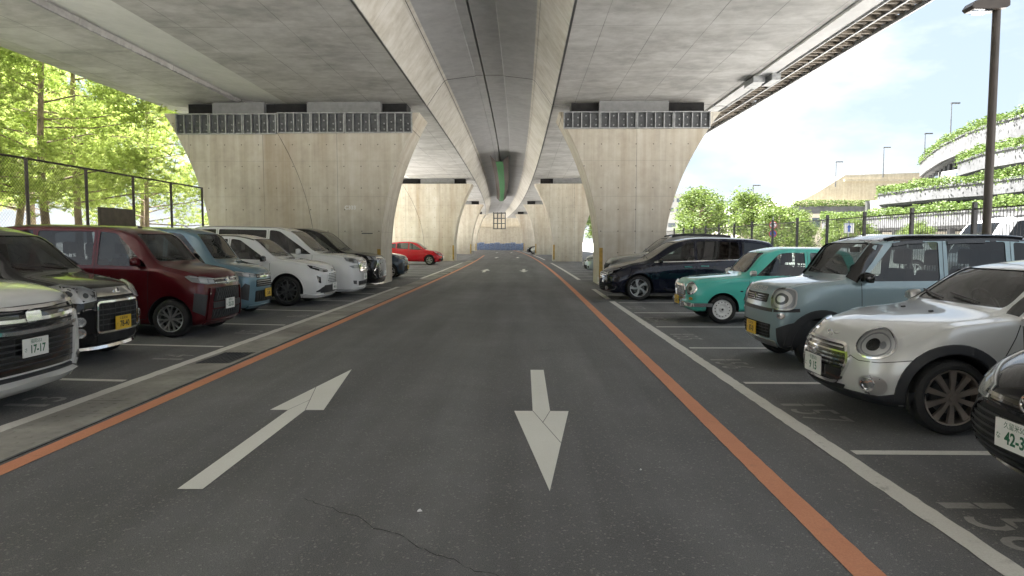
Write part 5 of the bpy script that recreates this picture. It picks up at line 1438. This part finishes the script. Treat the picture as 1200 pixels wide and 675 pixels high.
# ---------------------------------------------------------------- 7 tall boxy kei / wagons
def car_tall(paint, L=3.395, W=1.475, H=1.75, name='kei_wagon', hz=1.02, roofw=.80, rim='split', rimmat=None, Rw=.285, dark=(1, 2), seats=True, spokes=6, cow=.80, hdr=1.40, two=None, ax=None, fx=None):
    c = cfg('tall', L, W, H, Rw, ax or (.60, L-.42), [(0, hz-.13), (.08, hz-.06), (.3, hz), (.55, hz+.035)], (cow, hz+.07), (hdr, H-.10), [(hdr+.45, H-.012), (L-.9, H-.008)], [(L-.2, H-.06), (L-.05, 1.2), (L, .9)],
            [(0, hz-.20), (.25, hz-.09), (.6, hz-.03), (cow, hz+.0), (L-.1, hz+.02)], (cow+.22, [(hdr+.50, hdr+.59), (L-.95, L-.87)], (L-.25, L-.28)), paint, hoodw=.86, roofw=roofw, bow=.17, bowp=2.8, rn=.09, fx=fx or [(.15, .12), (.27, .02), (.42, 0), (.65, .0), (hz-.13, .04), (hz, .07)], zm=.64, wtop=.05,
            wid=[(0, .92), (.3, .985), (.6, 1.0), (L-.5, 1.0), (L, .95)], bot=[(0, .18), (L, .19)], rim=rim, spokes=spokes, rimmat=rimmat or M['alloy'], rimr=.70, tw=.165*W/1.475, dark=dark, seats=[hdr+.05, hdr+.95] if seats else None, seatz=.68, two_tone=two)
    k = Car(name, c)
    std_seams(k, [(cow+.18, hdr+.545), (hdr+.545, L-.91)], .28, .80)
    k.handle(hdr+.36, hz-.14, paint, .18); k.handle(hdr+.74, hz-.13, paint, .18)
    k.wipers(cow, hz+.10, .4*W/1.475)
    for sg in (1, -1): k.strip('roof_moulding', [(hdr+.1, sg*W*.36), (L-.3, sg*W*.36)], .018, 't', M['trim'], off=.004)
    return k
def kei_black():
    pt = P_('black_paint', (.006, .006, .007), .0, .22)
    k = car_tall(pt, H=1.64, hz=.99, roofw=.75, cow=.78, hdr=1.42)
    k.lamp_unit(rnd([(24, .77), (22, .86), (30, .915), (44, .945), (52, .92), (50, .83), (44, .765), (34, .745)], .03), 'r', M['satin'], [('patch', ell(30.5, .825, 4.0, .058, 20), 'lampsilver', .007), ('patch', ell(40.5, .85, 5.0, .07, 22), 'lampsilver', .007), ('patch', ell(40.5, .85, 2.4, .034, 16), 'dsteel', .014), ('patch', ell(30.5, .825, 1.9, .028, 14), 'dsteel', .014)], .028, (.010, 'lampsilver', .018))
    k.patch('chrome_band', rnd([(-.42, .80), (.42, .80), (.40, .895), (-.40, .895)], .02), 'f', M['chrome'], off=.012); k.emblem(0, .848, .045, 'd')
    k.strip('band_gap', [(-.42, .785), (.42, .785)], .022, 'f', M['black'], off=.006)
    g = k.patch('grille', rnd([(-.42, .40), (.42, .40), (.40, .72), (-.40, .72)], .04), 'f', M['black'], off=.006)
    for y in np.linspace(-.34, .34, 7): k.strip('grille_bar', [(y, .42), (y, .70)], .012, 'f', M['clad'], off=.014, parent=g)
    for z in (.47, .53, .59, .65): k.strip('grille_bar', [(-.40, z), (.40, z)], .014, 'f', M['clad'], off=.016, parent=g)
    k.strip('grille_frame', rnd([(-.43, .385), (.43, .385), (.42, .74), (-.42, .74)], .05), .030, 'f', M['chrome'], off=.024, closed=True, parent=g)
    k.patch('lower_intake', rnd([(-.40, .26), (.40, .26), (.42, .36), (-.42, .36)], .02), 'f', M['black'], off=.006)
    for z in (.40, .53):
        k.both(k.patch, 'fog_lamp', ell(35.5, z, 3.6, .056, 18), 'r', M['chrome'], off=.012); k.both(k.patch, 'fog_lens', ell(35.5, z, 2.4, .036, 14), 'r', M['lens'], off=.022)
    k.strip('chrome_lip', [(-56, .25), (-40, .215), (-20, .205), (0, .205), (20, .205), (40, .215), (56, .25)], .035, 'r', M['chrome'], off=.035)
    k.plate(0, .475, '久留米581', '78-40', True, kana='て')
    k.mirror(1.18, .70, 1.06, pt, .17, .13)
    return k.place(-5.28, 8.78, -1, 'black kei car with large clear headlights and yellow plate', 'car', 'cars parked in the left row', zs=1.06)
def wagon_red():
    pt = P_('dark_red_paint', (.075, .005, .009), .3, .28)
    k = car_tall(pt, L=3.725, W=1.67, H=1.735, hz=1.07, name='compact_wagon', cow=.76, hdr=1.27, Rw=.298, rim='split', spokes=7, dark=(2,))
    k.lamp_unit([(22, .83), (22, .90), (34, .935), (47, .965), (51, .95), (46, .87), (34, .83)], 'r', M['lampgrey'], [('patch', [(25, .845), (25, .89), (31, .90), (31, .85)], 'lampsilver', .008), ('patch', [(33, .85), (33, .905), (41, .93), (40, .865)], 'lampsilver', .008), (.014, [(24, .905), (36, .925), (47, .95)], 'signw', .010)], .018)
    k.patch('upper_grille', rnd([(-.42, .82), (.42, .82), (.44, .92), (-.44, .92)], .02), 'f', M['gloss'], off=.006); k.strip('grille_bar', [(-.42, .895), (.42, .895)], .022, 'f', M['chrome'], off=.02); k.strip('grille_bar', [(-.42, .845), (.42, .845)], .018, 'f', M['satin'], off=.018); k.emblem(0, .872, .058, 'd')
    g = k.patch('grille', rnd([(-.50, .55), (.50, .55), (.42, .77), (-.42, .77)], .03), 'f', M['black'], off=.006)
    for i in range(-7, 8):
        for s_ in (1, -1):
            a, b = i*.075-.05*s_, i*.075+.05*s_
            if max(abs(a), abs(b)) < .43: k.strip('grille_bar', [(a, .57), (b, .75)], .010, 'f', M['dsteel'], off=.014, parent=g)
    k.patch('bumper_bar', rnd([(-.52, .45), (.52, .45), (.51, .54), (-.51, .54)], .02), 'f', M['clad'], off=.022)
    lo = k.patch('lower_intake', rnd([(-.58, .28), (.58, .28), (.54, .43), (-.54, .43)], .03), 'f', M['black'], off=.006)
    for i in range(-7, 8):
        for s_ in (1, -1):
            a, b = i*.08-.03*s_, i*.08+.03*s_
            if max(abs(a), abs(b)) < .52: k.strip('grille_bar', [(a, .295), (b, .42)], .010, 'f', M['dsteel'], off=.012, parent=lo)
    k.both(k.patch, 'bumper_fang', rnd([(31.5, .26), (27.5, .76), (31.5, .77), (36, .28)], .012), 'r', pt, off=.028)
    k.both(k.patch, 'fog_recess', rnd([(37, .34), (34, .66), (45, .70), (46, .42)], .015), 'r', M['clad'], off=.008)
    k.patch('front_lip', rnd([(-.62, .20), (.62, .20), (.64, .25), (-.64, .25)], .015), 'f', pt, off=.02)
    k.plate(.05, .50, '福岡503', '32-33', kana='み')
    k.mirror(1.14, .79, 1.17, pt, .18, .15)
    k.strip('roof_trim', [(1.5, .0), (1.53, .0)], .1, 't', M['trim'], off=.02)
    return k.place(-5.05, 11.55, -1, 'dark red compact wagon with silver spoked wheels', 'car', 'cars parked in the left row')
def kei_face(k, pt, seed=0):
    k.lamp_unit([(23, .79), (22, .845), (33, .875), (46, .915), (50, .90), (45, .83), (34, .79)], 'r', M['lampgrey'], [('patch', [(26, .80), (26, .84), (31, .85), (31, .805)], 'lampsilver', .008), ('patch', [(33, .81), (33, .855), (40, .875), (39, .82)], 'lampsilver', .008), (.012, [(24, .85), (36, .875), (46, .905)], 'signw', .010)], .018)
    k.patch('upper_grille', rnd([(-.37, .775), (.37, .775), (.38, .85), (-.38, .85)], .02), 'f', M['gloss'], off=.006); k.strip('grille_bar', [(-.37, .80), (.37, .80)], .026, 'f', M['chrome'], off=.02); k.emblem(0, .815, .045, 'd')
    k.patch('grille', rnd([(-.40, .60), (.40, .60), (.38, .74), (-.38, .74)], .03), 'f', M['black'], off=.006)
    for z in (.63, .67, .71): k.strip('grille_bar', [(-.38, z), (.38, z)], .012, 'f', M['satin'], off=.014)
    k.patch('lower_intake', rnd([(-.44, .30), (.44, .30), (.42, .52), (-.42, .52)], .03), 'f', M['black'], off=.006)
    for y in np.linspace(-.38, .38, 9): k.strip('grille_bar', [(y, .31), (y, .51)], .012, 'f', M['clad'], off=.014)
    k.both(k.patch, 'fog_recess', rnd([(34.5, .34), (33, .64), (38, .68), (43, .56), (42, .38)], .02), 'r', M['clad'], off=.008)
    k.patch('front_lip', rnd([(-.55, .19), (.55, .19), (.58, .245), (-.58, .245)], .015), 'f', pt, off=.025)
    k.mirror(1.15, .70, 1.09, pt, .17, .15)
def kei_blue():
    pt = P_('steel_blue_paint', (.125, .22, .28), .25, .30)
    k = car_tall(pt, H=1.755, hz=1.03, cow=.72, hdr=1.22); kei_face(k, pt)
    k.plate(-.05, .47, '久留米582', '2-08', True, kana='ち')
    MB().bar((1.42, .25, 1.70), (1.75, .25, 1.86), .005, 5).build('aerial', M['trim'], k.root)
    return k.place(-5.45, 14.25, -1, 'steel blue kei wagon with yellow plate', 'car', 'cars parked in the left row')
def kei_slate():
    pt = P_('slate_blue_paint', (.045, .07, .10), .25, .30)
    k = car_tall(pt, H=1.66, hz=.98, cow=.80, hdr=1.42, seats=False); kei_face(k, pt)
    k.plate(0, .47, '福岡580', '9-15', True, kana='え')
    return k.place(-5.0, 29.2, -1, 'slate blue kei car peeking out behind the nearest left pier', 'car')
def van_big(paint, kind, nm='minivan', H=1.88, hz=1.12):
    k = car_tall(paint, L=4.82, W=1.83, H=H, hz=hz, name=nm, cow=1.05, hdr=1.95, Rw=.335, ax=(.95, 3.85), dark=(1, 2), roofw=.77, seats=(kind != 'black'), rimmat=M['alloy'])
    k.mirror(1.62, .87, hz+.09, paint, .20, .17)
    return k
def van_white_front():
    pt = P_('pearl_white_paint', (.72, .72, .70), .05, .25)
    k = van_big(pt, 'noah', H=1.84, hz=1.08)
    g = k.patch('grille', rnd([(-.66, .34), (.66, .34), (.70, .62), (.72, .93), (-.72, .93), (-.70, .62)], .04), 'f', M['gloss'], off=.008)
    for z, w_ in ((.90, .70), (.80, .70), (.70, .69)):
        k.strip('grille_bar', [(-w_, z+.02), (-.2, z), (.2, z), (w_, z+.02)], .040, 'f', M['chrome'], off=.035, parent=g)
        k.strip('grille_gap', [(-w_, z-.035), (w_, z-.035)], .02, 'f', M['black'], off=.016, parent=g)
    for z in (.60, .55, .50, .45, .40): k.strip('grille_fin', [(-.62, z), (.62, z)], .016, 'f', M['clad'], off=.018, parent=g)
    k.emblem(0, .83, .062, 'oval'); k.patch('emblem_plinth', rnd([(-.10, .79), (.10, .79), (.10, .87), (-.10, .87)], .02), 'f', M['chrome'], off=.042)
    k.both(k.patch, 'bumper_pillar', rnd([(34, .30), (36, .66), (34.5, .84), (39, .82), (41, .40), (39, .28)], .02), 'r', pt, off=.035)
    k.both(k.patch, 'side_grille', rnd([(41.5, .40), (40, .80), (44, .80), (46, .45)], .01), 'r', M['gloss'], off=.010)
    k.lamp_unit(rnd([(36, .87), (35, .97), (46, .99), (56, .98), (55, .88)], .02), 'r', M['lampgrey'], [('patch', [(38, .89), (38, .95), (44, .96), (44, .89)], 'lampsilver', .008), ('patch', [(46, .89), (46, .96), (52, .96), (52, .90)], 'lampsilver', .008)], .018)
    k.both(k.patch, 'fog_lamp', ell(37, .385, 2.0, .04, 14), 'r', M['chrome'], off=.045)
    k.patch('front_lip', rnd([(-.80, .185), (.80, .185), (.80, .265), (-.80, .265)], .02), 'f', pt, off=.06); k.both(k.patch, 'lip_corner', [(38, .185), (62, .185), (64, .25), (38, .265)], 'r', pt, off=.05)
    k.strip('lip_step', [(-.70, .30), (.70, .30)], .04, 'f', M['clad'], off=.02)
    k.plate(.02, .56, '福岡553', '17-17', kana='さ', x=-.045)
    return k.place(-4.62, 6.28, -1, 'white minivan with chrome-barred grille at the left edge of the picture', 'car', 'cars parked in the left row')
def van_white_big():
    pt = P_('white_paint', (.74, .75, .76), 0, .25)
    k = van_big(pt, 'vell', H=1.89, hz=1.13)
    g = k.patch('grille', rnd([(-.40, .70), (.40, .70), (.47, .98), (-.47, .98)], .03), 'f', M['gloss'], off=.008)
    for z in (.74, .79, .84, .89, .94): k.strip('grille_bar', [(-.43, z), (.43, z)], .028, 'f', M['chrome'], off=.024, parent=g)
    k.emblem(0, .86, .06, 'oval'); k.strip('grille_frame', rnd([(-.42, .69), (.42, .69), (.49, 1.0), (-.49, 1.0)], .04), .03, 'f', M['chrome'], off=.028, closed=True, parent=g)
    k.lamp_unit([(27.5, .93), (27.5, 1.02), (38, 1.05), (52, 1.07), (50, .99), (40, .93)], 'r', M['lampgrey'], [('patch', [(29, .945), (29, 1.0), (36, 1.015), (37, .95)], 'lampsilver', .008), ('patch', [(39, .96), (38, 1.02), (46, 1.035), (46, .985)], 'seatg', .008)], .018)
    k.lamp_unit([(27, .80), (27, .87), (38, .875), (47, .86), (42, .80)], 'r', M['lampgrey'], [('patch', [(29, .81), (29, .86), (40, .865), (39, .81)], 'lampsilver', .008)], .016)
    k.patch('lower_intake', rnd([(-.46, .32), (.46, .32), (.50, .44), (-.50, .44)], .03), 'f', M['black'], off=.006); k.strip('intake_trim', [(-.44, .33), (.44, .33)], .03, 'f', M['chrome'], off=.016)
    for f_ in k.both(k.patch, 'fog_recess', rnd([(33, .36), (33, .46), (41, .47), (40, .38)], .015), 'r', M['dsteel'], off=.008): pass
    k.patch('front_lip', rnd([(-.74, .19), (.74, .19), (.78, .27), (-.78, .27)], .02), 'f', pt, off=.035); k.both(k.patch, 'lip_corner', [(38, .19), (62, .19), (64, .26), (38, .27)], 'r', pt, off=.03)
    k.plate(0, .56, '福岡301', '80-08', kana='や')
    return k.place(-4.62, 19.6, -1, 'large white minivan with double headlights and chrome grille', 'car', 'cars parked in the left row')
def van_black():
    pt = P_('black_paint', (.006, .006, .007), .0, .22)
    k = van_big(pt, 'black', H=1.90, hz=1.12)
    g = k.patch('grille', rnd([(-.50, .42), (.50, .42), (.60, .98), (-.60, .98)], .04), 'f', M['gloss'], off=.008)
    for y in np.linspace(-.46, .46, 9): k.strip('grille_bar', [(y*.9, .46), (y*1.1, .95)], .022, 'f', M['satin'], off=.022, parent=g)
    k.strip('grille_frame', rnd([(-.52, .41), (.52, .41), (.62, 1.0), (-.62, 1.0)], .05), .04, 'f', M['chrome'], off=.03, closed=True, parent=g)
    k.lamp_unit([(31, .93), (31, 1.02), (40, 1.04), (52, 1.05), (50, .97), (40, .93)], 'r', M['lampgrey'], [('patch', [(33, .945), (33, 1.0), (40, 1.015), (41, .95)], 'lampsilver', .008)], .018)
    k.both(k.strip, 'chrome_trim', [(33, .88), (40, .70), (44, .55), (36, .40)], .04, 'r', M['chrome'], off=.02)
    k.strip('chrome_lip', [(-58, .26), (-40, .22), (0, .21), (40, .22), (58, .26)], .045, 'r', M['chrome'], off=.04)
    k.plate(0, .52, '福岡300', '3-33', kana='と')
    return k.place(-4.62, 22.35, -1, 'black minivan with tall chrome grille parked against the pier', 'car', 'cars parked in the left row')
def lowvan_navy():
    k = car_lowvan(P_('navy_paint', (.005, .007, .018), .1, .22))
    return k.place(2.13, 19.1, 1, 'dark navy minivan with silver five-spoke wheels in front of the right pier', 'car', 'cars parked in the right row')
car_mini(); car_boxy(); car_retro(); lowvan_navy(); suv_grey(); compact_black()
van_white_front(); kei_black(); wagon_red(); kei_blue(); suv_white(); van_white_big(); van_black(); kei_slate(); red = compact_red()
# far cars, copied with their parts
def far_copy(src, x, y, side, label, paint=None, yaw=0):
    o = copy_tree(src.root); x += bend(y); o.location = (x, y, 0 if side > 0 else ground_z(x)); o.rotation_euler = (0, 0 if side > 0 else -SLOPE, (0 if side > 0 else math.pi)+yaw); tag(o, label, 'car', 'far parked cars')
    if paint:
        for ch in [q for q in o.children if q.name.startswith('body')]:
            ch.data = ch.data.copy(); ch.data.materials[0] = paint
    return o
far_copy(red, -5.4, 92, -1, 'small white car far down the left row', P_('white_paint', (.74, .75, .76), 0, .25))
far_copy(red, -5.5, 95, -1, 'silver car beside the small white car far down the left', P_('grey_silver_paint', (.30, .31, .31), .5, .32))
far_copy(red, 2.0, 92.5, 1, 'black car far down the right row', P_('black_paint', (.006, .006, .007), .0, .22))
far_copy(red, 2.4, 89.5, 1, 'white car parked just before the far black car on the right', P_('white_paint', (.74, .75, .76), 0, .25))
far_copy(red, 3.0, 33.4, 1, 'pale silver-blue car half hidden behind the nearest right pier', P_('pale_silver_blue', (.42, .50, .55), .3, .3))
# vehicles beyond the railing
def suv_beyond():
    pt = P_('white_paint', (.74, .75, .76), 0, .25)
    k = car_suv(P_('grey_silver_paint', (.30, .31, .31), .5, .32), seats=False, rim=M['alloy']); k.root.scale = (1.1, 1.05, 1.18)
    k.patch('grille', rnd([(-.45, .60), (.45, .60), (.5, .80), (-.5, .80)], .03), 'f', M['black'], off=.006)
    k.lamp_unit([(22, .79), (22, .86), (36, .89), (50, .92), (46, .83), (34, .79)], 'r', M['lampgrey'], (), .016)
    k.root.location = (11.7, 28.2, -.01); k.root.rotation_euler = (0, 0, 0); tag(k.root, 'grey SUV parked just beyond the railing, behind the turquoise car', 'car', 'vehicles beyond the railing')
    pt = P_('white_paint', (.74, .75, .76), 0, .25)
    c = cfg('van', 4.9, 1.80, 2.28, .34, (.9, 3.9), [(0, .95), (.1, 1.05), (.3, 1.12)], (.62, 1.22), (1.25, 2.12), [(1.9, 2.26), (4.2, 2.27)], [(4.75, 2.2), (4.86, 1.4), (4.9, 1.0)],
            [(0, .85), (.3, 1.05), (.62, 1.18), (4.8, 1.22)], (.95, [(1.85, 1.95), (3.25, 3.35)], (4.6, 4.58)), pt, hoodw=.88, roofw=.80, bow=.12, bowp=3, rn=.1, zm=.64, bot=[(0, .22), (4.9, .24)], rim='steel', rimmat=M['steelw'], dark=(0, 1, 2), seats=None)
    k = Car('van', c); std_seams(k, [(.9, 1.9), (1.9, 3.3)], .3, .8); k.mirror(1.0, .86, 1.32, M['trim'], .18, .22)
    k.lamp_unit(rnd([(30, .78), (30, .92), (46, .95), (46, .80)], .02), 'r', M['lampgrey'], (), .016)
    for sg in (1, -1): k.strip('roof_rail', [(1.6, sg*.6), (4.4, sg*.6)], .05, 't', M['trim'], off=.06)
    k.root.location = (11.35, 18.9, -.01); k.root.rotation_euler = (0, 0, 0); tag(k.root, 'white high-roof van with dark windows beyond the railing by the lamp', 'van', 'vehicles beyond the railing')
suv_beyond()

bpy.data.scenes.remove(TMP)
